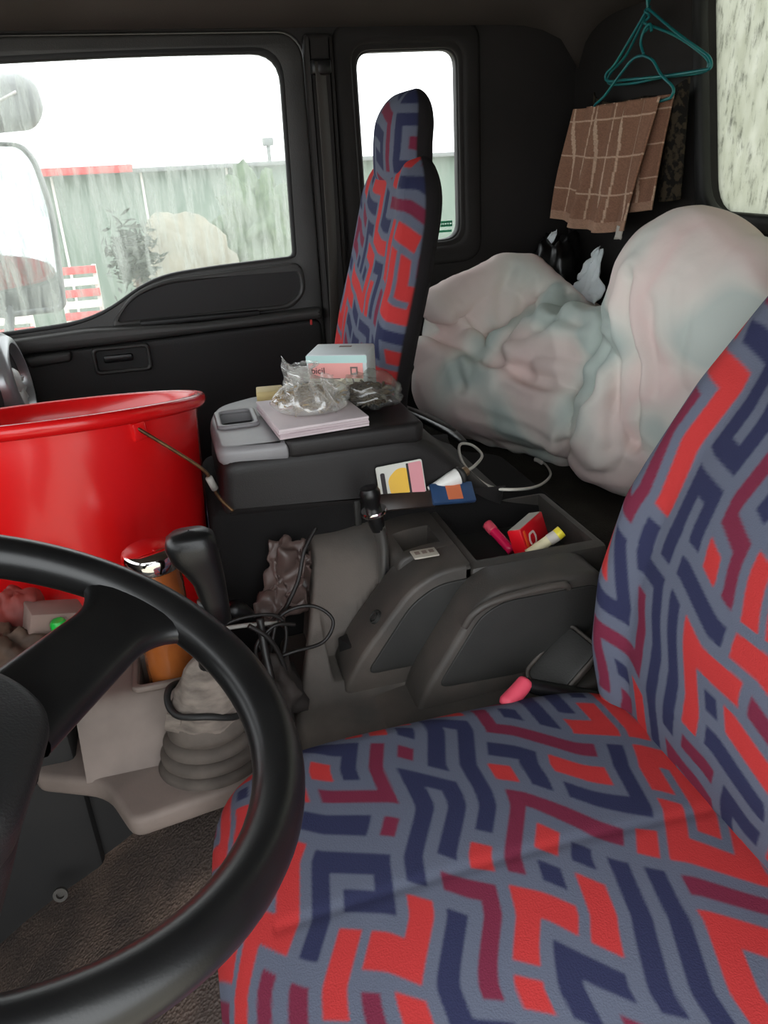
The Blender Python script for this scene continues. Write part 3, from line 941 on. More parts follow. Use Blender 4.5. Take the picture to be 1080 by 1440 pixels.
# rating plate
pl = box('rating_plate', (0.328, 1.058, 0.6385), (0.042, 0.028, 0.003), 'box_grey', cc, 0.001)
bm = bmesh.new()
for i in range(3):
    bx(bm, (0.316 + i * 0.012, 1.06, 0.6402), (0.008, 0.010, 0.0005), 0)
    bx(bm, (0.316 + i * 0.012, 1.06, 0.6405), (0.004, 0.005, 0.0005), 0)
fin('plate_marks', from_bm(bm), 'ink_soft', pl, False)
# small lidded recess by the handbrake
c0, c1, c3 = Vector((0.449, 0.919, 0.468)), Vector((0.525, 0.931, 0.535)), Vector((0.486, 0.868, 0.468))
du, dv_ = (c1 - c0), (c3 - c0); du_l, dv_l = du.length, dv_.length
ux = du.normalized(); uz = ux.cross(dv_).normalized(); uz = -uz if uz.z < 0 else uz; uy = uz.cross(ux)
LMX = Matrix(((ux.x, uy.x, uz.x, c0.x), (ux.y, uy.y, uz.y, c0.y), (ux.z, uy.z, uz.z, c0.z), (0, 0, 0, 1)))
sg = 1 if dv_.dot(uy) > 0 else -1
ly0, ly1 = (0.0, dv_l) if sg > 0 else (-dv_l, 0.0)
fin('tray_lid', panel_mesh([rrect(0, du_l, ly0, ly1, 0.014)], 0.012, 0.003, LMX), 'console_dark', cc, True, 40)
fin('lid_rim', panel_mesh([rrect(-0.006, du_l + 0.006, ly0 - 0.006, ly1 + 0.006, 0.018), rrect(0, du_l, ly0, ly1, 0.014)], 0.018, 0.004, LMX), 'console_grey', cc, True, 40)

# auxiliary lever with chrome ring
al = thing('auxiliary_lever', (0.262, 1.12, 0.47), 'short black console lever with chrome collar ring', 'lever')
tube('shaft', [(0.268, 1.12, 0.47), (0.275, 1.120, 0.618), (0.268, 1.120, 0.670)], [0.009, 0.009, 0.012], 'steel', al, 12, 6)
LM = Matrix.Translation((0.268, 1.120, 0.663)) @ Matrix.Rotation(math.radians(-9), 4, 'Y')
ring_lathe('grip', [(0.0, 0.0), (0.011, 0.0), (0.0135, 0.012), (0.014, 0.03), (0.013, 0.045), (0.0, 0.046)], 'black_plastic', al, LM, 24)
ring_lathe('collar', [(0.012, 0.031), (0.021, 0.031), (0.0225, 0.035), (0.021, 0.039), (0.012, 0.039), (0.012, 0.031)], 'chrome', al, LM, 32)
ring_lathe('knob', [(0.0, 0.036), (0.013, 0.038), (0.0135, 0.052), (0.017, 0.062), (0.0175, 0.071), (0.014, 0.079), (0.0, 0.082)], 'black_plastic', al, LM, 32)

# handbrake
hb = thing('handbrake', (0.50, 0.84, 0.45), 'handbrake lever with pink rubber grip beside the driver seat', 'handbrake')
pa = Vector((0.385, 0.83, 0.505)); pb = Vector((0.43, 0.865, 0.510))
ax = (Vector((0.60, 0.83, 0.45)) - Vector((0.425, 0.86, 0.512)))
tube('lever', [(0.415, 0.857, 0.502), (0.474, 0.850, 0.475), (0.542, 0.840, 0.445)], [0.010, 0.014, 0.02], 'black_plastic', hb, 12, 6)
tube('grip', [(0.377, 0.840, 0.485), (0.381, 0.842, 0.488), (0.400, 0.850, 0.495), (0.417, 0.858, 0.503), (0.421, 0.860, 0.505)], [0.007, 0.0125, 0.013, 0.0125, 0.008], 'pink_rubber', hb, 16, 8)

# ================================================================ GEAR LEVER HOUSING
gc = thing('gear_housing', (-0.13, 1.0, 0.06), 'tan grey gear lever housing with cup holder well', 'housing')
sp = round_poly([(0.945, 0.418), (0.95, 0.43), (0.978, 0.505), (0.995, 0.526), (1.075, 0.532), (1.09, 0.56), (1.10, 0.56), (1.10, 0.418)], [0.002, 0.02, 0.03, 0.015, 0.01, 0.008, 0.005, 0.001], 5)
gm = panel_mesh([sp], 0.195, 0.0, map_yz(-0.132))
gm = boolean(gm, [box_mesh(-0.138, -0.046, 0.998, 1.078, 0.44, 0.60)], 'DIFFERENCE')
bevel_mod(fin('cup_block', gm, 'gear_tan', gc, True, 35), 0.006)
panel('cup_rim', [rrect(-0.148, -0.036, 0.987, 1.082, 0.012), rrect(-0.139, -0.045, 0.997, 1.076, 0.008)], 0.010, 'gear_tan', map_xy(0.531), gc, bevel=0.003)
pt = round_poly([(-0.31, 0.985), (-0.205, 0.935), (-0.165, 0.845), (-0.02, 0.868), (0.075, 0.878), (0.095, 1.16), (0.0, 1.16), (-0.03, 1.085), (-0.31, 1.07)], [0.02, 0.03, 0.02, 0.04, 0.03, 0.02, 0.01, 0.01, 0.02], 5)
panel('top_plate', [pt], 0.035, 'gear_tan', map_xy(0.405), gc, bevel=0.010)
pt2 = [(x * 0.97 - 0.01, max(y + 0.03, 1.0)) for x, y in rrect(-0.31, 0.09, 0.99, 1.06, 0.01)]
panel('side_skirt', [pt2], 0.36, 'floor_rubber', map_xy(0.215), gc)
box('back_wall', (-0.19, 1.092, 0.485), (0.29, 0.014, 0.15), 'gear_tan', gc, 0.005)
bk = lathe('bracket_eye', [(0.006, -0.003), (0.011, -0.003), (0.011, 0.003), (0.006, 0.003), (0.006, -0.003)], 'belt_grey', gc, 20, Matrix.Rotation(math.radians(70), 3, 'X'), (-0.311, 0.955, 0.209))
# boot
gl = thing('gear_lever', (-0.05, 0.94, 0.42), 'gear lever with black knob above dusty folded boot', 'gear lever')
prof = [(0.0, 0.416), (0.078, 0.416), (0.080, 0.424), (0.076, 0.432), (0.064, 0.434), (0.064, 0.437), (0.074, 0.440), (0.075, 0.447), (0.070, 0.453), (0.058, 0.455), (0.058, 0.458), (0.068, 0.461), (0.069, 0.468), (0.064, 0.474), (0.053, 0.476), (0.053, 0.479), (0.060, 0.482), (0.061, 0.492), (0.057, 0.505), (0.052, 0.512)]
def tilt_lathe(name, prof, m, parent, cx, cy, dx, dy, z0, n=40, ex=1.0, ey=1.0, wob=0.0):
    V = []; F = []
    for (r, z) in prof:
        for j in range(n):
            th = 2 * PI * j / n
            rr = r * (1 + wob * (math.sin(5 * th + z * 90) + 0.6 * math.sin(9 * th - z * 60)))
            V.append((cx + dx * (z - z0) + rr * math.cos(th) * ex, cy + dy * (z - z0) + rr * math.sin(th) * ey, z))
    for i in range(len(prof) - 1):
        for j in range(n):
            F.append((i * n + j, i * n + (j + 1) % n, (i + 1) * n + (j + 1) % n, (i + 1) * n + j))
    F.append(tuple(range(n - 1, -1, -1))); F.append(tuple((len(prof) - 1) * n + j for j in range(n)))
    return fin(name, pyd(V, F), m, parent, True, 60)
tilt_lathe('bellows', prof, 'bellows', gl, -0.048, 0.94, 0.05, 0.0, 0.42, 48, 1.0, 0.86)
prof = [(0.048, 0.500), (0.053, 0.512), (0.048, 0.522), (0.051, 0.532), (0.043, 0.545), (0.042, 0.556), (0.034, 0.568), (0.030, 0.582), (0.022, 0.596), (0.012, 0.604)]
tilt_lathe('gaiter', prof, 'gaiter', gl, -0.048, 0.94, 0.05, -0.05, 0.42, 48, 1, 0.9, 0.045)
tube('gaiter_band', [(-0.044 + 0.052 * math.cos(t), 0.936 + 0.047 * math.sin(t), 0.530 + 0.022 * math.cos(t) * 0 - 0.014 * math.cos(t) + 0.006 * math.sin(3 * t)) for t in np.linspace(0, 2 * PI, 16, endpoint=False)], 0.005, 'rubber', gl, 8, 4, True)
box('gaiter_tag', (-0.092, 0.912, 0.520), (0.022, 0.005, 0.030), 'gaiter', gl, 0.001, rz(-20) @ ry(15))
tube('shaft', [(-0.040, 0.93, 0.56), (-0.030, 0.915, 0.63), (-0.020, 0.920, 0.70)], [0.011, 0.011, 0.013], 'black_plastic', gl, 14, 6)
kn = []
for (z, rx_, ry_, ox) in ((0.662, 0.010, 0.010, 0.002), (0.668, 0.0165, 0.016, 0.002), (0.70, 0.0185, 0.018, 0.0), (0.73, 0.021, 0.020, -0.003), (0.75, 0.026, 0.022, -0.009), (0.765, 0.031, 0.024, -0.015), (0.785, 0.033, 0.025, -0.018), (0.797, 0.030, 0.022, -0.018), (0.803, 0.022, 0.016, -0.018), (0.805, 0.001, 0.001, -0.018)):
    kn.append([(-0.010 + ox + rx_ * spow(np.array(math.cos(t)), 0.75), 0.920 + ry_ * spow(np.array(math.sin(t)), 0.75), z) for t in np.linspace(0, 2 * PI, 33)])
v, f = grid_vf(np.array(kn, float))
fin('knob', pyd(v, f), 'black_plastic', gl)

# tea flask
tf = thing('tea_flask', (-0.088, 1.037, 0.45), 'amber tea flask with chrome lid in cup holder', 'flask')
TC = (-0.088, 1.034, 0)
lathe('flask_body', [(0.0, 0.452), (0.036, 0.452), (0.038, 0.46), (0.038, 0.68), (0.036, 0.695), (0.036, 0.71), (0.0, 0.71)], 'tea', tf, 40, None, TC)
lathe('lid', [(0.0, 0.708), (0.040, 0.708), (0.0415, 0.711), (0.0415, 0.728), (0.039, 0.734), (0.034, 0.736), (0.0, 0.737)], 'chrome', tf, 48, None, TC)

# ================================================================ RED BUCKET
bk = thing('bucket', (-0.24, 1.27, 0.36), 'large red plastic bucket with wire bail handle', 'bucket')
BM = Matrix.Rotation(math.radians(-11), 3, 'X')
BC = Vector((-0.236, 1.392, 0.857))
prof = [(0.0, -0.475), (0.214, -0.475), (0.220, -0.467), (0.243, -0.035), (0.245, -0.022), (0.256, -0.020), (0.262, -0.014), (0.262, -0.004), (0.258, 0.001), (0.250, 0.002), (0.241, -0.004), (0.238, -0.03), (0.214, -0.460), (0.0, -0.465)]
lathe('shell', prof, 'bucket_red', bk, 96, BM, BC)
def bl(a, r, z): return tuple(BM @ Vector((r * math.cos(a), r * math.sin(a), z)) + BC)
ae = math.radians(-52)
box('handle_ear', bl(ae, 0.245, -0.035), (0.024, 0.012, 0.03), 'bucket_red', bk, 0.004, rz(38))
bail = [bl(ae, 0.244, -0.032), bl(ae, 0.252, -0.034), (0.000, 1.196, 0.785), (0.010, 1.202, 0.757), (0.022, 1.205, 0.725), (0.04, 1.203, 0.70)]
tube('bail', bail, 0.0028, 'wire', bk, 8, 8)
tube('bail_grip', [(0.009, 1.195, 0.768), (0.016, 1.201, 0.745)], 0.006, 'grey_grip', bk, 12, 2)

# ================================================================ ITEMS ON THE TRAY TABLE
TZ = 0.809
# stack of papers
pp = thing('paper_stack', (0.21, 1.30, TZ), 'stack of pinkish white papers on the tray table', 'papers')
ol = [(0.132, 1.213), (0.288, 1.228), (0.272, 1.392), (0.116, 1.400)]
for k in range(4):
    a = 0.6 * math.sin(k * 2.1); cxy = Vector((0.2, 1.305))
    o2 = [tuple(cxy + Matrix.Rotation(math.radians(a), 2) @ (Vector(p) - cxy)) for p in ol]
    panel('booklet', [o2], 0.0042, 'paper' if k == 3 else 'paper_edge', map_xy(TZ + 0.0022 + k * 0.0044), pp, bevel=0.0004)
PZ = TZ + 0.018
# white carton
ct = thing('carton', (0.29, 1.46, TZ), 'white carton with pink printed label on the tray table', 'box')
CM = Matrix.Translation((0.292, 1.445, TZ)) @ Matrix.Rotation(math.radians(-24), 4, 'Z')
cw, cd, ch = 0.116, 0.095, 0.088
bm = bmesh.new(); bx(bm, (0, 0, ch / 2), (cw, cd, ch), 0.004, None, 2); bm.transform(CM)
fin('body', from_bm(bm), 'box_white', ct, True, 40)
def on_carton(name, x0, x1, z0, z1, m, off, parent=ct):
    bm = bmesh.new(); bx(bm, ((x0 + x1) / 2, -cd / 2 - off, (z0 + z1) / 2), (x1 - x0, 0.0006, z1 - z0), 0); bm.transform(CM)
    return fin(name, from_bm(bm), m, parent, False)
on_carton('mint_band', -0.058, 0.058, 0.072, 0.086, 'box_mint', 0.0002)
lb = on_carton('label_pink', -0.054, 0.050, 0.043, 0.072, 'label_pink', 0.0006)
lc = on_carton('label_cream', -0.054, 0.050, 0.006, 0.043, 'label_cream', 0.0006)
tmx = CM @ Matrix.Translation((-0.036, -cd / 2 - 0.0014, 0.0575)) @ Matrix.Rotation(math.radians(90), 4, 'X')
fin('lettering', text_mesh('bicil', 0.017, tmx), 'ink', lb, False)
on_carton('pictogram', 0.026, 0.040, 0.050, 0.065, 'ink_soft', 0.0012, lb)
on_carton('pictogram', 0.029, 0.037, 0.053, 0.062, 'label_pink', 0.0016, lb)
bm = bmesh.new()
for i in range(4):
    bx(bm, (-0.028, -cd / 2 - 0.0012, 0.036 - i * 0.006), (0.034 - 0.005 * (i % 2), 0.0006, 0.0014), 0)
bx(bm, (-0.004, -cd / 2 - 0.0012, 0.0425), (0.02, 0.0006, 0.002), 0)
for i in range(8):
    bx(bm, (0.018 + i * 0.0037, -cd / 2 - 0.0012, 0.024), (0.0022 if i % 3 else 0.0012, 0.0006, 0.017), 0)
bm.transform(CM); fin('small_print', from_bm(bm), 'ink_soft', lc, False)
bm = bmesh.new(); bx(bm, (0.005, 0.02, ch + 0.0004), (0.024, 0.010, 0.0006), 0); bm.transform(CM)
fin('top_mark', from_bm(bm), 'ink_soft', ct, False)
# wooden block
wb = box('wood_block', (0.148, 1.452, TZ + 0.013), (0.05, 0.045, 0.024), 'wood', None, 0.002, rz(-6))
tag(wb, 'small pale wooden block behind the paper stack', 'block')

def blob(name, c, rad, m, parent, amp, freq, n=(48, 32), flat=0.0, seed=0.0, pinch=None):
    """closed crumpled skin"""
    a, b = n
    P = []
    for i in range(b + 1):
        ph = PI * i / b - PI / 2
        row = []
        for j in range(a + 1):
            th = 2 * PI * (j % a) / a
            d = Vector((math.cos(ph) * math.cos(th), math.cos(ph) * math.sin(th), math.sin(ph)))
            k = 1 + amp * noise.noise(d * freq + Vector((seed, 0, 0))) + amp * 0.5 * abs(noise.noise(d * freq * 2.3 + Vector((0, seed, 3))))
            if pinch: k *= pinch(d)
            p = Vector((d.x * rad[0] * k, d.y * rad[1] * k, d.z * rad[2] * k))
            if p.z < -flat and flat: p.z = -flat + (p.z + flat) * 0.05
            row.append(tuple(p + Vector(c)))
        P.append(row)
    v, f = grid_vf(np.array(P))
    bm = bmesh.new(); me = pyd(v, f); bm.from_mesh(me); bpy.data.meshes.remove(me)
    bmesh.ops.remove_doubles(bm, verts=bm.verts, dist=1e-5)
    return fin(name, from_bm(bm), m, parent)

def sticks(c, rad, num, lmin, lmax, r, seed):
    q = random.Random(seed); V = []; F = []
    for _ in range(num):
        while True:
            d = Vector((q.uniform(-1, 1), q.uniform(-1, 1), q.uniform(-1, 1)))
            if d.length < 0.95: break
        p = Vector((d.x * rad[0], d.y * rad[1], d.z * rad[2])) + Vector(c)
        t = Vector((q.gauss(0, 1), q.gauss(0, 1), q.gauss(0, 0.4))).normalized() * q.uniform(lmin, lmax)
        s = Vector((q.gauss(0, 1), q.gauss(0, 1), q.gauss(0, 1))) * lmin * 0.25
        pts = np.array([p - t / 2, p + s, p + t / 2])
        v, f = tube_vf(pts, r * q.uniform(0.6, 1.4), 4)
        o = len(V); V += list(v); F += [tuple(i + o for i in ff) for ff in f]
    return pyd(V, F)

hbag = thing('herb_bag', (0.20, 1.31, PZ), 'knotted clear plastic bag of dried herbs on the paper stack', 'bag')
ch_ = sticks((0.200, 1.305, PZ + 0.024), (0.058, 0.046, 0.020), 420, 0.015, 0.045, 0.0011, 3)
tag(fin('herbs', ch_, 'herb', hbag), kind='stuff')
bagM = []
def neck(d):
    return 1.0
n_a, n_b = 72, 40
P = []
for i in range(n_b + 1):
    t = i / n_b
    row = []
    for j in range(n_a + 1):
        th = 2 * PI * (j % n_a) / n_a
        if t < 0.62:
            q = t / 0.62
            r = 0.070 * math.sin(min(1, q * 2.2) * PI / 2) * (1 - 0.80 * smooth01((q - 0.42) / 0.58))
            z = 0.001 + 0.060 * smooth01((q - 0.20) / 0.8)
        elif t < 0.72:
            r = 0.012; z = 0.061 + 0.012 * (t - 0.62) / 0.10
        else:
            q = (t - 0.72) / 0.28
            r = 0.012 + 0.014 * math.sin(q * PI * 0.55); z = 0.073 + 0.010 * q
        pl_ = 1 + 0.14 * math.sin(9 * th + 3 * t) * smooth01((t - 0.2) / 0.3) + 0.08 * math.sin(17 * th) * smooth01((t - 0.3) / 0.3)
        nz_ = noise.noise(Vector((math.cos(th) * 2, math.sin(th) * 2, t * 6)))
        r *= pl_ * (1 + 0.15 * nz_)
        sx = 0.010 * smooth01((t - 0.3) / 0.5)
        row.append((0.205 + 1.0 * r * math.cos(th) - sx, 1.305 + 0.80 * r * math.sin(th), PZ + z + 0.004 * nz_ * (t > 0.1)))
    P.append(row)
sheet('film', np.array(P), 'bag_film', hbag)
tube('knot', [(0.185 + 0.014 * math.cos(t), 1.302 + 0.013 * math.sin(t), PZ + 0.064 + 0.005 * math.sin(2 * t)) for t in np.linspace(0, 2 * PI, 10, endpoint=False)], 0.007, 'bag_film', hbag, 10, 4, True)
# two loose bag ears
for sgn, cxy, seed in ((1, (0.245, 1.285, PZ + 0.040), 2.0), (-1, (0.172, 1.29, PZ + 0.066), 5.0)):
    E = []
    for i in range(16):
        row = []
        for j in range(16):
            a, b = i / 15 - 0.5, j / 15
            p = Vector((a * 0.05 * (0.4 + b), b * 0.05, 0.014 * math.sin(a * 14 + seed) * b + 0.01 * noise.noise(Vector((a * 6, b * 6, seed)))))
            if sgn > 0: q = Vector((cxy[0] + p.y * 0.5 - 0.03, cxy[1] - 0.03 + p.z, cxy[2] - p.y * 0.7 + 0.028 + p.x))
            else: q = Vector((cxy[0] - p.y * 0.55 + 0.012, cxy[1] + p.z, cxy[2] + p.x + p.y * 0.25 - 0.008))
            row.append(tuple(q))
        E.append(row)
    sheet('loose_end', np.array(E), 'bag_film', hbag)

hb2 = thing('leaf_bag', (0.325, 1.36, TZ), 'clear bag of dark dried leaves beside the white carton', 'bag')
tag(fin('leaves', sticks((0.318, 1.345, TZ + 0.022), (0.042, 0.042, 0.020), 260, 0.012, 0.035, 0.0020, 9), 'herb_dark', hb2), kind='stuff')
blob('film', (0.318, 1.345, TZ + 0.026), (0.056, 0.052, 0.034), 'leaf_film', hb2, 0.35, 2.5, (40, 24), flat=0.025, seed=4)

# ================================================================ ITEMS IN THE GAP AND ON THE BENCH
cdn = thing('sticker_card', (0.33, 1.195, 0.66), 'small printed card in yellow, white and pink leaning on folded seat', 'card')
KM = Matrix.Translation((0.332, 1.196, 0.712)) @ Matrix.Rotation(math.radians(-3), 4, 'Y') @ Matrix.Rotation(math.radians(-14), 4, 'X')
def on_card(name, ol, m, off, d=0.0008, bev=0.0):
    me = panel_mesh([ol], d, bev, KM @ map_xz(0) @ Matrix.Translation((0, 0, off)))
    return fin(name, me, m, cdn, False)
on_card('card', rrect(-0.042, 0.042, -0.030, 0.032, 0.004), 'card_white', 0.0, 0.003, 0.0008)
on_card('yellow_patch', round_poly([(-0.022, -0.022), (0.012, -0.026), (0.014, 0.022), (-0.004, 0.024), (-0.024, 0.008)], 0.01), 'card_yellow', 0.0020)
on_card('pink_patch', rrect(0.015, 0.040, -0.028, 0.029, 0.004), 'card_pink', 0.0020)
on_card('ink_line', rrect(-0.036, -0.028, -0.02, 0.02, 0.003), 'ink', 0.0021, 0.0004)
on_card('ink_line', rrect(0.012, 0.016, -0.028, 0.029, 0.001), 'ink', 0.0024, 0.0004)

bp = thing('brown_packet', (0.345, 1.20, 0.64), 'dark brown flat packet wedged before the folded seat', 'packet')
bm = bmesh.new(); bx(bm, (0.338, 1.185, 0.678), (0.10, 0.012, 0.030), 0.003, ry(4) @ rx(-35))
fin('packet_body', from_bm(bm), 'pack_brown', bp, True, 40)
bu = thing('blue_packet', (0.435, 1.21, 0.645), 'blue packet with orange panel lying behind the console bin', 'packet')
UM = Matrix.Translation((0.422, 1.185, 0.679)) @ Matrix.Rotation(math.radians(5), 4, 'Y') @ Matrix.Rotation(math.radians(38), 4, 'X')
bm = bmesh.new(); bx(bm, (0, 0, 0), (0.080, 0.040, 0.010), 0.002); bm.transform(UM)
fin('packet_body', from_bm(bm), 'pack_blue', bu, True, 40)
bm = bmesh.new(); bx(bm, (0.002, 0.002, 0.0053), (0.028, 0.034, 0.0008), 0); bm.transform(UM)
fin('orange_panel', from_bm(bm), 'pack_orange', bu, False)

# car charger and cable
cg = thing('car_charger', (0.44, 1.25, 0.66), 'white plug-in car charger with thin white cable', 'charger')
A = Vector((0.382, 1.200, 0.686)); B = Vector((0.440, 1.205, 0.701)); C2 = Vector((0.460, 1.215, 0.705))
tube('plug_body', [tuple(A), tuple(A.lerp(B, 0.35)), tuple(A.lerp(B, 0.75)), tuple(B)], [0.006, 0.009, 0.014, 0.016], 'white_plastic', cg, 20, 6)
tube('dark_ring', [tuple(B), tuple(B.lerp(C2, 0.3))], 0.0165, 'console_dark', cg, 20, 2)
tube('usb_end', [tuple(B.lerp(C2, 0.3)), tuple(B.lerp(C2, 1.0))], 0.009, 'copper_ring', cg, 12, 2)
cz = 0.515
tube('cable', [tuple(C2), (0.490, 1.250, 0.698), (0.561, 1.391, 0.660), (0.559, 1.442, 0.665), (0.531, 1.438, 0.672), (0.506, 1.371, 0.672), (0.503, 1.311, 0.662), (0.513, 1.228, 0.660), (0.565, 1.216, 0.652), (0.655, 1.311, 0.610), (0.778, 1.507, 0.540), (0.834, 1.641, 0.508), (0.830, 1.673, 0.509)], 0.0030, 'cable_white', cg, 8, 10)
tube('connector', [(0.829, 1.654, 0.510), (0.825, 1.672, 0.512), (0.821, 1.679, 0.512)], 0.0055, 'cable_white', cg, 10, 4)

# crumpled black belt strap by the passenger seat
st = thing('belt_strap', (0.52, 1.6, 0.6), 'black seat belt stalk and strap lying beside the duvet', 'strap')
tube('strap', [(0.497, 1.791, 0.660), (0.523, 1.697, 0.660), (0.553, 1.601, 0.655), (0.569, 1.519, 0.645)], [0.018, 0.024, 0.020, 0.010], 'black_bag', st, 12, 8, False, 0.35)
tube('edge_cord', [(0.503, 1.716, 0.675), (0.523, 1.639, 0.675), (0.557, 1.541, 0.668)], 0.003, 'belt_grey', st, 8, 8)
tube('edge_cord', [(0.460, 1.661, 0.670), (0.471, 1.583, 0.670), (0.501, 1.522, 0.660)], 0.003, 'belt_grey', st, 8, 8)

# ================================================================ ITEMS IN THE CONSOLE BIN
rb = thing('cigarette_box', (0.53, 1.12, 0.578), 'red cigarette box with white outline emblem in the console bin', 'box')
QM = Matrix.Translation((0.535, 1.105, 0.611)) @ Matrix.Rotation(math.radians(40), 4, 'Z') @ Matrix.Rotation(math.radians(-20), 4, 'X') @ Matrix.Rotation(math.radians(0), 4, 'Y')
def on_red(name, c, s, m, bev=0.0):
    bm = bmesh.new(); bx(bm, c, s, bev); bm.transform(QM)
    return fin(name, from_bm(bm), m, rb, True, 40)
on_red('body', (0, 0, 0), (0.088, 0.026, 0.058), 'card_red', 0.002)
on_red('side_panel', (0.0, 0.0, 0.0292), (0.082, 0.022, 0.0006), 'box_grey')
on_red('orange_line', (-0.034, -0.0133, 0.0), (0.006, 0.0006, 0.046), 'orange_print')
em = panel_mesh([round_poly([(-0.009, -0.013), (0.009, -0.013), (0.014, 0), (0.009, 0.013), (-0.009, 0.013), (-0.014, 0)], 0.004), round_poly([(-0.006, -0.009), (0.006, -0.009), (0.009, 0), (0.006, 0.009), (-0.006, 0.009), (-0.009, 0)], 0.003)], 0.0006, 0, QM @ Matrix.Translation((-0.012, -0.0134, 0)) @ Matrix.Rotation(math.radians(90), 4, 'X'))
fin('emblem', em, 'pale_print', rb, False)
on_red('end_seal', (0.0442, 0.0, -0.008), (0.0006, 0.016, 0.020), 'box_grey')

lt = thing('pink_lighter', (0.485, 1.12, 0.578), 'pink stick lighter in the console bin', 'lighter')
tube('barrel', [(0.485, 1.172, 0.612), (0.503, 1.105, 0.588)], [0.0085, 0.009], 'pink_gloss', lt, 16, 6)
tube('cap', [(0.484, 1.173, 0.613), (0.489, 1.155, 0.606)], 0.0098, 'pink_rubber', lt, 16, 4)
l2 = thing('white_lighter', (0.53, 1.04, 0.58), 'cream lighter with yellow cap sticking out of the bin', 'lighter')
tube('barrel', [(0.513, 1.062, 0.600), (0.552, 1.054, 0.628)], 0.0095, 'cream', l2, 16, 6)
tube('hood', [(0.547, 1.054, 0.625), (0.561, 1.052, 0.634)], 0.0105, 'tag_white', l2, 16, 4)
tube('cap', [(0.559, 1.051, 0.634), (0.568, 1.051, 0.640)], 0.0105, 'yellow', l2, 16, 4)

# ================================================================ CABLES AND PLASTIC IN THE GAP
bgp = thing('brown_plastic_bag', (0.11, 1.16, 0.42), 'crumpled brown plastic bag stuffed beside the console', 'bag')
tg = thing('cable_tangle', (0.08, 1.08, 0.45), 'tangle of thin black cables beside the gear lever', 'cable')
tube('cable', [(0.170, 1.160, 0.666), (0.144, 1.140, 0.636), (0.127, 1.120, 0.596), (0.102, 1.100, 0.564), (0.079, 1.080, 0.547), (0.060, 1.060, 0.488)], 0.0035, 'cable_black', tg, 8, 10)
tube('cable', [(0.060, 1.060, 0.537), (0.093, 1.070, 0.568), (0.140, 1.070, 0.571), (0.169, 1.060, 0.544), (0.149, 1.050, 0.513), (0.100, 1.040, 0.512), (0.060, 1.040, 0.509), (0.044, 1.050, 0.533)], 0.003, 'cable_black', tg, 8, 10)
tube('cable', [(-0.008, 1.030, 0.590), (0.030, 1.040, 0.591), (0.075, 1.050, 0.579), (0.091, 1.050, 0.549), (0.076, 1.040, 0.498), (0.046, 1.030, 0.498), (0.040, 1.030, 0.540), (0.072, 1.040, 0.566), (0.106, 1.050, 0.555)], 0.003, 'cable_black', tg, 8, 10)
tube('cable', [(0.033, 1.020, 0.587), (0.062, 1.020, 0.555), (0.079, 1.020, 0.497), (0.074, 1.000, 0.430), (0.054, 0.970, 0.388)], 0.004, 'cable_black', tg, 8, 10)
tube('cable', [(0.052, 1.040, 0.584), (0.052, 1.020, 0.537), (0.055, 1.000, 0.490), (0.053, 0.980, 0.437)], 0.006, 'cable_black', tg, 8, 10)
tube('cable', [(-0.007, 1.045, 0.575), (0.034, 1.050, 0.570), (0.079, 1.055, 0.561)], 0.0035, 'grey_grip', tg, 8, 8)
rc = thing('red_connector', (-0.000, 1.120, 0.558), 'red and black plug behind the gear lever', 'plug')
tube('red_sleeve', [(-0.012, 1.120, 0.552), (0.005, 1.120, 0.576)], 0.009, 'dull_red', rc, 12, 4)
tube('plug_body', [(-0.006, 1.130, 0.539), (0.017, 1.130, 0.554), (0.041, 1.130, 0.535)], [0.012, 0.018, 0.012], 'black_plastic', rc, 12, 6)
fb = thing('dark_floor_bag', (0.075, 1.0, 0.42), 'dark crumpled cloth bundle under the cables', 'cloth')
blob('bundle', (0.055, 1.03, 0.455), (0.045, 0.075, 0.050), 'cloth_dark', fb, 0.5, 2.4, (36, 24), seed=15)

# junk in front of the gear housing
jk = box('junk_carton', (-0.238, 1.030, 0.640), (0.075, 0.05, 0.06), 'carton_dull', None, 0.003, rz(20) @ ry(18))
tag(jk, 'dull pinkish carton behind the steering wheel spoke', 'box')
gcap = thing('green_cap_bottle', (-0.225, 1.000, 0.644), 'small bottle with green cap beyond the steering wheel', 'bottle')
gp = Vector((-0.224, 1.000, 0.650))
lathe('bottle_body', [(0, -0.09), (0.016, -0.09), (0.017, -0.02), (0.009, -0.008), (0.009, 0.0), (0, 0)], 'dull_brown', gcap, 20, None, gp)
lathe('cap', [(0, -0.004), (0.011, -0.004), (0.011, 0.010), (0.008, 0.014), (0, 0.014)], 'green_cap', gcap, 20, None, gp)
jr = thing('red_pouch', (-0.283, 1.060, 0.649), 'dull red pouch among the junk beyond the wheel', 'pouch')
blob('pouch', (-0.284, 1.060, 0.646), (0.035, 0.03, 0.045), 'dull_red', jr, 0.3, 2.2, (28, 20), seed=21)
jb = thing('brown_rag', (-0.302, 1.020, 0.624), 'crumpled brown rag among the junk beyond the wheel', 'rag')
blob('rag', (-0.300, 1.000, 0.619), (0.055, 0.045, 0.04), 'dull_brown', jb, 0.5, 2.8, (32, 24), seed=27)
jt = box('trim_3', (-0.36, 1.08, 0.27), (0.22, 0.16, 0.42), 'floor_rubber', None, 0.01)
jt['kind'] = 'structure'

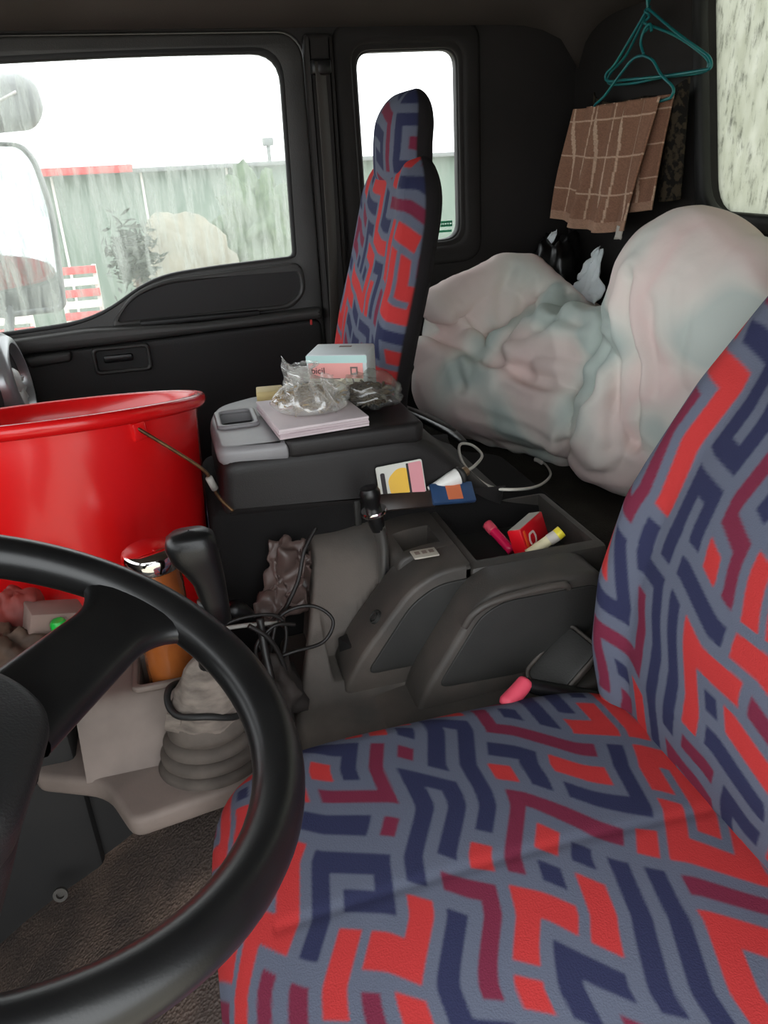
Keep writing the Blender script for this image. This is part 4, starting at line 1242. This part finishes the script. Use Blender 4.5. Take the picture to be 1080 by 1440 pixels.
# ================================================================ DUVET
def lump_mesh():
    bm = bmesh.new()
    def ell(c, r, rot=None):
        t = bmesh.new(); bmesh.ops.create_icosphere(t, subdivisions=4, radius=1)
        M = Matrix.Translation(c)
        if rot is not None: M = M @ rot.to_4x4()
        t.transform(M @ Matrix.Diagonal((r[0], r[1], r[2], 1)))
        me = bpy.data.meshes.new('t'); t.to_mesh(me); t.free(); bm.from_mesh(me); bpy.data.meshes.remove(me)
    def cap(a, b, r, k=7):
        a = Vector(a); b = Vector(b)
        for i in range(k):
            t = i / (k - 1); rr = r if np.isscalar(r) else r[0] + (r[1] - r[0]) * t
            ell(a.lerp(b, t), (rr, rr, rr))
    # tented hump at the side wall
    cap((0.683, 1.980, 0.867), (0.849, 1.990, 0.931), (0.045, 0.05))
    cap((0.849, 1.990, 0.931), (0.918, 1.960, 0.923), (0.05, 0.055))
    cap((0.918, 1.960, 0.923), (1.057, 1.840, 0.791), (0.055, 0.065))
    ell((0.849, 2.020, 0.803), (0.13, 0.11, 0.135))
    ell((0.979, 1.930, 0.767), (0.11, 0.12, 0.13))
    ell((0.740, 2.040, 0.771), (0.08, 0.10, 0.10))
    # fold running down from the hump
    cap((0.970, 1.860, 0.864), (0.817, 1.860, 0.755), (0.05, 0.045))
    # front roll
    cap((0.706, 1.950, 0.649), (0.787, 1.820, 0.639), (0.118, 0.112), 6)
    cap((0.787, 1.820, 0.639), (0.869, 1.620, 0.632), (0.112, 0.088), 6)
    cap((0.660, 1.980, 0.732), (0.720, 1.930, 0.726), (0.06, 0.07))
    cap((0.736, 1.920, 0.568), (0.895, 1.660, 0.539), (0.06, 0.05), 8)
    # slanting lump above the roll
    cap((0.817, 1.780, 0.743), (0.889, 1.740, 0.793), (0.055, 0.085))
    cap((0.889, 1.740, 0.793), (0.939, 1.600, 0.819), (0.085, 0.075))
    cap((0.847, 1.680, 0.731), (0.914, 1.580, 0.756), (0.045, 0.05))
    # gathered front drop
    cap((0.922, 1.470, 0.858), (0.890, 1.460, 0.754), (0.032, 0.055), 7)
    cap((0.890, 1.460, 0.754), (0.878, 1.450, 0.620), (0.055, 0.072), 7)
    cap((0.866, 1.470, 0.575), (0.916, 1.400, 0.559), (0.050, 0.050), 6)
    cap((0.856, 1.500, 0.615), (0.878, 1.500, 0.713), (0.04, 0.03), 6)
    # tall dome against the rear wall
    ell((0.995, 1.360, 0.927), (0.135, 0.20, 0.185), rz(10))
    ell((1.005, 1.360, 0.766), (0.13, 0.17, 0.20))
    ell((1.021, 1.240, 0.890), (0.12, 0.14, 0.18))
    cap((0.931, 1.470, 0.992), (0.939, 1.480, 0.884), (0.040, 0.036))
    cap((0.931, 1.470, 0.992), (0.967, 1.440, 1.038), (0.040, 0.045))
    ell((0.99, 1.6, 0.60), (0.13, 0.40, 0.13))
    me = bpy.data.meshes.new('lumps'); bm.to_mesh(me); bm.free()
    return me
lm_ = lump_mesh()
lo_ = bpy.data.objects.new('l', lm_); COL.objects.link(lo_)
rm = lo_.modifiers.new('r', 'REMESH'); rm.mode = 'VOXEL'; rm.voxel_size = 0.0065
sm = lo_.modifiers.new('s', 'SMOOTH'); sm.factor = 0.5; sm.iterations = 7
dg = bpy.context.evaluated_depsgraph_get()
dme = bpy.data.meshes.new_from_object(lo_.evaluated_get(dg))
bpy.data.objects.remove(lo_, do_unlink=True)
nv = len(dme.vertices)
co = np.empty(nv * 3); dme.vertices.foreach_get('co', co); co = co.reshape(-1, 3)
no = np.empty(nv * 3); dme.vertices.foreach_get('normal', no); no = no.reshape(-1, 3)
disp = np.empty(nv)
for i in range(nv):
    p = Vector(co[i])
    q = Vector((p.x * 4, p.y * 4, p.z * 7)) + 0.35 * nvec(p * 4)
    a = noise.noise(q)
    r1 = 1 - abs(noise.noise(Vector((p.x * 5 + p.z * 4, p.y * 9 - p.z * 3, p.z * 3)) + 0.5 * nvec(p * 5)))
    r2 = 1 - abs(noise.noise(Vector((p.x * 16, p.y * 14 + p.z * 12, p.z * 8 + 9))))
    disp[i] = 0.009 * a + 0.016 * (r1 - 0.80) + 0.004 * (r2 - 0.75)
# pressed-in creases between the folds: (depth, width, points)
CREASES = [
    (0.05, 0.022, [(0.66, 2.049, 0.793), (0.694, 1.912, 0.784), (0.761, 1.799, 0.754)]),
    (0.03, 0.016, [(0.76, 1.795, 0.753), (0.807, 1.666, 0.725), (0.839, 1.465, 0.751)]),
    (0.016, 0.012, [(0.86, 1.937, 0.945), (0.831, 1.935, 0.875), (0.812, 1.875, 0.805)]),
    (0.03, 0.016, [(0.977, 1.832, 0.905), (0.863, 1.699, 0.872), (0.812, 1.733, 0.827), (0.788, 1.83, 0.772)]),
    (0.02, 0.012, [(0.836, 1.705, 0.847), (0.874, 1.636, 0.865), (0.86, 1.433, 0.897)]),
    (0.028, 0.014, [(0.873, 1.468, 0.835), (0.841, 1.465, 0.757), (0.825, 1.51, 0.637), (0.847, 1.564, 0.541)]),
    (0.03, 0.013, [(0.864, 1.384, 0.983), (0.857, 1.378, 0.923), (0.87, 1.356, 0.838), (0.879, 1.348, 0.753), (0.893, 1.358, 0.656)]),
    (0.01, 0.01, [(0.863, 1.309, 0.947), (0.875, 1.307, 0.878), (0.888, 1.295, 0.788)]),
    (0.009, 0.01, [(0.877, 1.274, 0.974), (0.884, 1.262, 0.9), (0.9, 1.274, 0.813)]),
    (0.008, 0.01, [(0.894, 1.238, 0.967), (0.896, 1.236, 0.903), (0.907, 1.247, 0.833)]),
    (0.01, 0.009, [(0.82, 1.504, 0.601), (0.839, 1.397, 0.628), (0.888, 1.358, 0.641)]),
    (0.01, 0.008, [(0.847, 1.555, 0.526), (0.844, 1.414, 0.571), (0.871, 1.365, 0.572)]),
    (0.012, 0.009, [(0.677, 1.866, 0.745), (0.676, 1.824, 0.708), (0.677, 1.806, 0.684)]),
    (0.01, 0.008, [(0.715, 1.84, 0.741), (0.707, 1.803, 0.713)]),
    (0.008, 0.01, [(0.679, 1.796, 0.63), (0.747, 1.66, 0.615), (0.829, 1.555, 0.592)]),
    (0.01, 0.009, [(0.871, 1.407, 0.739), (0.858, 1.395, 0.681), (0.857, 1.38, 0.641)]),
    (0.012, 0.01, [(0.707, 1.947, 0.847), (0.767, 1.946, 0.819), (0.799, 1.924, 0.786)]),
    (0.01, 0.009, [(0.902, 1.913, 0.917), (0.915, 1.905, 0.872), (0.833, 1.747, 0.859)]),
    (0.008, 0.009, [(0.736, 1.724, 0.698), (0.778, 1.648, 0.686), (0.813, 1.571, 0.689)]),
]
for depth, wid, pts in CREASES:
    depth *= 0.6; wid *= 1.25
    pl_ = catmull(pts, 5)
    best = np.full(nv, 9.0)
    for a, b in zip(pl_[:-1], pl_[1:]):
        ab = b - a; t = np.clip(((co - a) @ ab) / (ab @ ab + 1e-12), 0, 1)
        best = np.minimum(best, np.linalg.norm(co - (a + t[:, None] * ab), axis=1))
    disp += -depth * np.exp(-(best / wid) ** 2) + 0.45 * depth * np.exp(-((best - 2.1 * wid) / wid) ** 2)
co = co + no * disp[:, None]
co[:, 2] = np.maximum(co[:, 2], 0.495)
co[:, 0] = np.minimum(co[:, 0], 1.150)
co[:, 1] = np.minimum(co[:, 1], 2.17)
dme.vertices.foreach_set('co', co.ravel()); dme.update()
dme.materials.clear()
dv = fin('duvet', dme, 'duvet_print', None)
sm2 = dv.modifiers.new('soft', 'SMOOTH'); sm2.factor = 0.5; sm2.iterations = 3
tag(dv, 'rumpled pastel pink and mint duvet heaped on the sleeper bench', 'duvet')

# bags behind the duvet
bb = thing('black_bag', (1.06, 2.08, 0.52), 'black bag slumped in the corner behind the duvet', 'bag')
blob('bag_body', (1.06, 2.07, 0.80), (0.075, 0.085, 0.215), 'black_bag', bb, 0.3, 2.2, (40, 30), seed=31)
def crumple(name, c, u, v, m, parent, seed, n=18, amp=0.02, taper=0.0):
    P = []
    for i in range(n):
        row = []
        for j in range(n):
            a, b = i / (n - 1) - 0.5, j / (n - 1)
            k = 1 - taper * b
            p = Vector(c) + Vector(u) * a * k + Vector(v) * b
            p += amp * nvec(Vector((a * 3 + seed, b * 3, seed))) + amp * 0.45 * nvec(Vector((a * 7 - seed, b * 7, seed * 2)))
            row.append(tuple(p))
        P.append(row)
    return sheet(name, np.array(P), m, parent, 0.002)
crumple('film', (0.091, 1.150, 0.521), (0.085, -0.01, 0.0), (0.035, 0.03, 0.125), 'bag_brown', bgp, 12.3, 30, 0.022, 0.25)
crumple('film', (0.100, 1.165, 0.498), (0.085, 0.0, 0.01), (0.035, 0.025, 0.12), 'bag_brown', bgp, 17.1, 30, 0.026, 0.3)
wbg = thing('white_paper_bag', (1.0, 1.9, 0.55), 'torn white paper bag poking up behind the duvet', 'bag')
crumple('front_flap', (1.030, 1.864, 0.858), (0.0, -0.16, 0.0), (0.03, -0.02, 0.13), 'box_white', wbg, 3, taper=0.75)
crumple('back_flap', (1.020, 2.131, 0.921), (0.0, 0.06, 0.0), (0.02, -0.07, 0.10), 'box_white', wbg, 7, taper=0.6, amp=0.012)

# ================================================================ TOWEL, SCARF AND HANGERS
hk = thing('coat_hook', (1.14, 1.78, 1.52), 'small dark hook on the rear wall holding wire hangers', 'hook')
tube('hook_arm', [(1.165, 1.775, 1.530), (1.12, 1.775, 1.528), (1.10, 1.775, 1.518), (1.09, 1.775, 1.526)], 0.005, 'black_plastic', hk, 10, 6)
HR = 0.0032
h1 = thing('wire_hanger', (1.10, 1.775, 1.36), 'empty teal wire hanger hanging above the brown towel', 'hanger')
tube('hook', [(1.098, 1.770, 1.498), (1.094, 1.772, 1.522), (1.098, 1.778, 1.535), (1.106, 1.784, 1.522)], HR, 'hanger_teal', h1, 8, 8)
tube('frame', [(1.098, 1.770, 1.498), (1.100, 1.888, 1.411), (1.100, 1.934, 1.389), (1.100, 1.925, 1.372), (1.100, 1.843, 1.367), (1.100, 1.698, 1.360), (1.100, 1.561, 1.357), (1.100, 1.529, 1.359), (1.100, 1.535, 1.376), (1.100, 1.568, 1.394), (1.100, 1.660, 1.438), (1.098, 1.770, 1.498)], HR, 'hanger_teal', h1, 8, 8)
tube('twist', [(1.098 + 0.005 * math.cos(t * 9), 1.771 + 0.005 * math.sin(t * 9), 1.502 - 0.03 * t) for t in np.linspace(0, 1.6, 30)], HR * 0.9, 'hanger_teal', h1, 8, 2)
h1b = thing('wire_hanger', (1.085, 1.785, 1.36), 'second teal wire hanger nested behind the empty one', 'hanger')
tube('hook', [(1.115, 1.814, 1.477), (1.105, 1.778, 1.515), (1.10, 1.776, 1.533), (1.108, 1.772, 1.52)], HR, 'hanger_teal', h1b, 8, 8)
tube('frame', [(1.115, 1.814, 1.477), (1.115, 1.876, 1.420), (1.115, 1.943, 1.389), (1.115, 1.940, 1.367), (1.115, 1.836, 1.359), (1.115, 1.721, 1.360), (1.115, 1.581, 1.355), (1.115, 1.558, 1.365), (1.115, 1.576, 1.385), (1.115, 1.682, 1.434), (1.115, 1.814, 1.477)], HR, 'hanger_teal', h1b, 8, 8)
h2 = thing('wire_hanger', (1.09, 1.78, 1.30), 'teal wire hanger carrying the brown towel', 'hanger')
tube('hook', [(1.085, 1.752, 1.409), (1.085, 1.767, 1.433), (1.088, 1.762, 1.456), (1.092, 1.747, 1.465), (1.090, 1.736, 1.450)], HR, 'hanger_teal', h2, 8, 8)
tube('frame', [(1.085, 1.751, 1.406), (1.085, 1.794, 1.404), (1.085, 1.845, 1.378), (1.085, 1.911, 1.339), (1.085, 1.956, 1.321), (1.085, 1.924, 1.309), (1.085, 1.779, 1.304), (1.085, 1.654, 1.312), (1.085, 1.629, 1.318), (1.085, 1.629, 1.334), (1.085, 1.676, 1.361), (1.085, 1.713, 1.392), (1.085, 1.751, 1.406)], HR, 'hanger_teal', h2, 8, 8)

# towel, hanging over the lower bar in soft pleats
tw = thing('towel', (1.08, 1.83, 1.03), 'brown checked towel folded over a wire hanger', 'towel')
na, nb = 180, 150
def towel_face(y0t, y1t, y0b, y1b, zt0, zt1, zb0, zb1, x, seed, amp):
    s = np.linspace(0, 1, na)[:, None]; t = np.linspace(0, 1, nb)[None, :]
    Yt = y0t + (y1t - y0t) * s; Yb = y0b + (y1b - y0b) * s
    Zt = zt0 + (zt1 - zt0) * s; Zb = zb0 + (zb1 - zb0) * s - 0.018 * np.sin(s * PI)
    Y = Yt + (Yb - Yt) * t; Z = Zt + (Zb - Zt) * t
    X = x - amp * (0.5 + t) * np.sin(s * 19 + seed + 1.6 * t) - 0.6 * amp * np.sin(s * 37 + 2.5 * t) - 0.03 * t
    P = np.stack([X + 0 * Y, Y, Z], -1)
    U = s * 0.36 + 0 * t; V = t * 0.30 + 0 * s
    base = np.array(lin((150, 112, 92))[:3]); line_ = np.array(lin((206, 176, 152))[:3]); hem = np.array(lin((178, 142, 120))[:3])
    fu = np.abs(((U + 0.007 * np.sin(V * 16 + U * 60)) / 0.056) % 1 - 0.5); fv = np.abs(((V + 0.01) / 0.088) % 1 - 0.5)
    k = ((fu < 0.045) | (fv < 0.024)).astype(float)[..., None]
    nzv = 0.85 + 0.3 * rng.random(U.shape)[..., None]
    colr = base * (1 - k) + line_ * k
    hm = (V > 0.275)[..., None]
    colr = np.where(hm, hem, colr) * nzv
    v, f = grid_vf(P)
    me = pyd(v, f); set_attr(me, colr.reshape(-1, 3))
    return me
for nm, me in (('front_fold', towel_face(2.036, 1.662, 2.066, 1.686, 1.318, 1.318, 1.056, 1.046, 1.078, 0.5, 0.010)),
               ('back_fold', towel_face(2.02, 1.650, 2.02, 1.655, 1.322, 1.322, 1.10, 1.09, 1.105, 2.5, 0.006))):
    o = fin(nm, me, 'towel_cloth', tw)
    s_ = o.modifiers.new('thickness', 'SOLIDIFY'); s_.thickness = 0.005
crumple('care_tag', (1.040, 1.721, 1.054), (0, -0.03, 0), (0, 0.005, -0.03), 'tag_white', tw, 9, 6, 0.003)
sc = thing('scarf', (1.11, 1.78, 1.1), 'dark patterned scarf hanging behind the brown towel', 'scarf')
P = []
for i in range(40):
    row = []
    for j in range(40):
        s, t = i / 39, j / 39
        row.append((1.118 - 0.010 * math.sin(s * 22 + t) - 0.02 * t * 0, 2.02 - 0.40 * s + 0.0 * t, 1.355 - 0.01 * math.sin(s * 9) - 0.06 * math.sin(s * PI) * (1 - t) * 0.6 - 0.24 * t))
    P.append(row)
sheet('cloth', np.array(P), 'scarf', sc, None, 0.004) if False else sheet('cloth', np.array(P), 'scarf', sc, 0.004)

# seat belt on the pillar
sb = thing('seat_belt', (0.43, 2.15, 0.5), 'grey seat belt hanging down the dark door pillar', 'seat belt')
Pb = []
for t in np.linspace(0, 1, 30):
    z = 1.45 - 0.92 * t
    xc = 0.432 + 0.012 * math.sin(t * 3) - 0.03 * t
    Pb.append([(xc - 0.022 * math.cos(0.8), 2.148 - 0.016, z), (xc, 2.148, z), (xc + 0.022 * math.cos(0.8), 2.148 + 0.012, z)])
sheet('webbing', np.array(Pb), 'belt_grey', sb, 0.0015)
box('belt_guide', (0.435, 2.155, 1.44), (0.05, 0.03, 0.035), 'black_plastic', sb, 0.008)
bl_ = box('door_reflector', (0.358, 2.165, 0.825), (0.007, 0.006, 0.026), 'red_lens', dr, 0.002)

# ================================================================ OUTSIDE
gd = box('ground', (0, 60, -1.45), (240, 160, 0.2), 'ground', None, 0.0)
gd['kind'] = 'structure'
mr = thing('side_mirror', (-0.42, 2.66, 0.85), 'tall outside mirror on the passenger side beyond dirty window', 'mirror')
mo = round_poly([(-0.12, -0.25), (0.085, -0.25), (0.11, 0.05), (0.09, 0.19), (0.06, 0.235), (-0.12, 0.245)], [0.03, 0.03, 0.2, 0.08, 0.04, 0.03], 6)
MM = Matrix.Translation((-0.425, 2.66, 1.085)) @ Matrix.Rotation(math.radians(12), 4, 'Z') @ map_xz(0)
fin('housing', panel_mesh([mo], 0.07, 0.02, Matrix.Translation((0, 0.045, 0)) @ MM), 'mirror_case', mr, True, 40)
fin('frame', panel_mesh([mo, grow(mo, -0.014)], 0.02, 0.006, MM), 'pole_grey', mr, True, 40)
fin('reflector', panel_mesh([grow(mo, -0.010)], 0.006, 0, Matrix.Translation((0, 0.006, 0)) @ MM), 'mirror_glass', mr, True, 40)
tube('arm', [(-0.60, 2.30, 1.50), (-0.56, 2.5, 1.47), (-0.50, 2.70, 1.40), (-0.49, 2.72, 1.0), (-0.52, 2.55, 0.75), (-0.60, 2.30, 0.72)], 0.014, 'pole_grey', mr, 10, 8)
mw = thing('wide_mirror', (-0.40, 2.66, 1.34), 'rounded upper wide angle mirror above the tall mirror', 'mirror')
V_ = round_poly([(-0.16, -0.075), (0.09, -0.06), (0.125, -0.01), (0.115, 0.06), (0.07, 0.085), (-0.16, 0.065)], [0.03, 0.05, 0.03, 0.05, 0.05, 0.03], 6)
fin('case', panel_mesh([V_], 0.10, 0.035, Matrix.Translation((-0.405, 2.66, 1.412)) @ Matrix.Rotation(math.radians(10), 4, 'Z') @ map_xz(0)), 'mirror_case', mw, True, 50)
tube('crease', [(-0.54, 2.605, 1.40), (-0.44, 2.607, 1.405), (-0.34, 2.62, 1.445)], 0.004, 'barrier_white', mw, 8, 8)

lw = thing('long_shed', (-1, 12.5, -1.35), 'long green walled shed with red roof edge across the yard', 'building')
for i in range(9):
    box('wall_panel', (-3.2 + 1.2 * i, 12.5 + 0.02 * (i % 2), -0.05), (1.19, 0.2, 2.6), 'wall_green', lw, 0.01)
    box('joint_strip', (-3.8 + 1.2 * i, 12.40, -0.05), (0.035, 0.03, 2.6), 'barrier_white', lw, 0.004)
box('roof_edge', (-2.0, 12.35, 1.30), (3.4, 0.5, 0.10), 'roof_red', lw, 0.01)
box('roof_sheet', (1.8, 13.0, 1.27), (10.0, 1.6, 0.06), 'pole_grey', lw, 0.01)
sd = thing('sand_heap', (0.25, 9.6, -1.36), 'pale heap of sand in the yard', 'heap')
blob('heap', (0.187, 9.600, 0.239), (0.56, 0.5, 0.56), 'sand', sd, 0.25, 1.8, (40, 24), seed=40)
bu2 = thing('yard_bush', (1.6, 10.6, -1.36), 'grey green bush growing by the shed wall', 'bush')
blob('crown', (1.243, 10.600, 0.429), (0.55, 0.4, 0.62), 'leaf', bu2, 0.6, 3.0, (40, 24), seed=44)
tr = thing('young_tree', (-0.35, 8.6, -1.36), 'small dark leafed tree beside the sand heap', 'tree')
tc_ = Vector((-0.344, 8.600, 0.519))
tube('trunk', [(tc_.x, 8.6, -1.36), (tc_.x + 0.03, 8.6, -0.8), (tc_.x, 8.6, tc_.z)], 0.03, 'dull_brown', tr, 8, 6)
V = []; F = []
for i in range(700):
    p = tc_ + Vector((rnd.gauss(0, 0.10), rnd.gauss(0, 0.10), -0.05 + rnd.gauss(0, 0.13)))
    u = Vector((rnd.gauss(0, 1), rnd.gauss(0, 1), rnd.gauss(0, 0.5))).normalized() * 0.075; q = Vector((rnd.gauss(0, 1), rnd.gauss(0, 1), rnd.gauss(0, 1))).normalized() * 0.022
    o = len(V); V += [p - u, p + q, p + u, p - q]; F.append((o, o + 1, o + 2, o + 3))
for k in range(5):
    p0 = tc_ + Vector((-0.02, 0, -0.05)); p1 = p0 + Vector((rnd.uniform(-0.28, 0.28), rnd.uniform(-0.1, 0.1), rnd.uniform(0.0, 0.2)))
    v, f = tube_vf(np.array([p0, p0.lerp(p1, 0.5), p1]), 0.010, 5); o = len(V)
    V += list(v); F += [tuple(i + o for i in ff) for ff in f]
tag(fin('foliage', pyd(V, F), 'leaf_dark', tr, False), kind='stuff')
for c, lab in (((-1.067, 10.000, 0.029), 'red and white slatted barrier beside the tall outside mirror'), ((-1.879, 10.000, -0.088), 'red and white slatted barrier seen below the tall outside mirror')):
    x, zt = c[0], c[2]
    bt = thing('yard_barrier', (x, 10.0, -1.36), lab, 'barrier', 'barriers in the yard')
    for k in range(6):
        box('slat', (x, 10.0, zt + 0.20 - 0.13 * k), (0.44, 0.05, 0.085), 'barrier_red' if k % 2 == 0 else 'barrier_white', bt, 0.005)
    for q in (-0.2, 0.2):
        box('post', (x + q, 10.05, (zt + 0.25 - 1.36) / 2), (0.05, 0.05, zt + 0.25 + 1.36), 'barrier_white', bt, 0.005)
lp = Vector((1.857, 14.000, 1.562))
yl = thing('yard_lamp', (lp.x, 14.0, -1.36), 'yard lamp post with small boxy head above the shed roof', 'lamp')
tube('post', [(lp.x, 14.0, -1.36), (lp.x, 14.0, 0.3), tuple(lp)], 0.03, 'pole_grey', yl, 8, 4)
box('lamp_head', (lp.x, 14.0, lp.z + 0.04), (0.17, 0.14, 0.12), 'pole_grey', yl, 0.02)
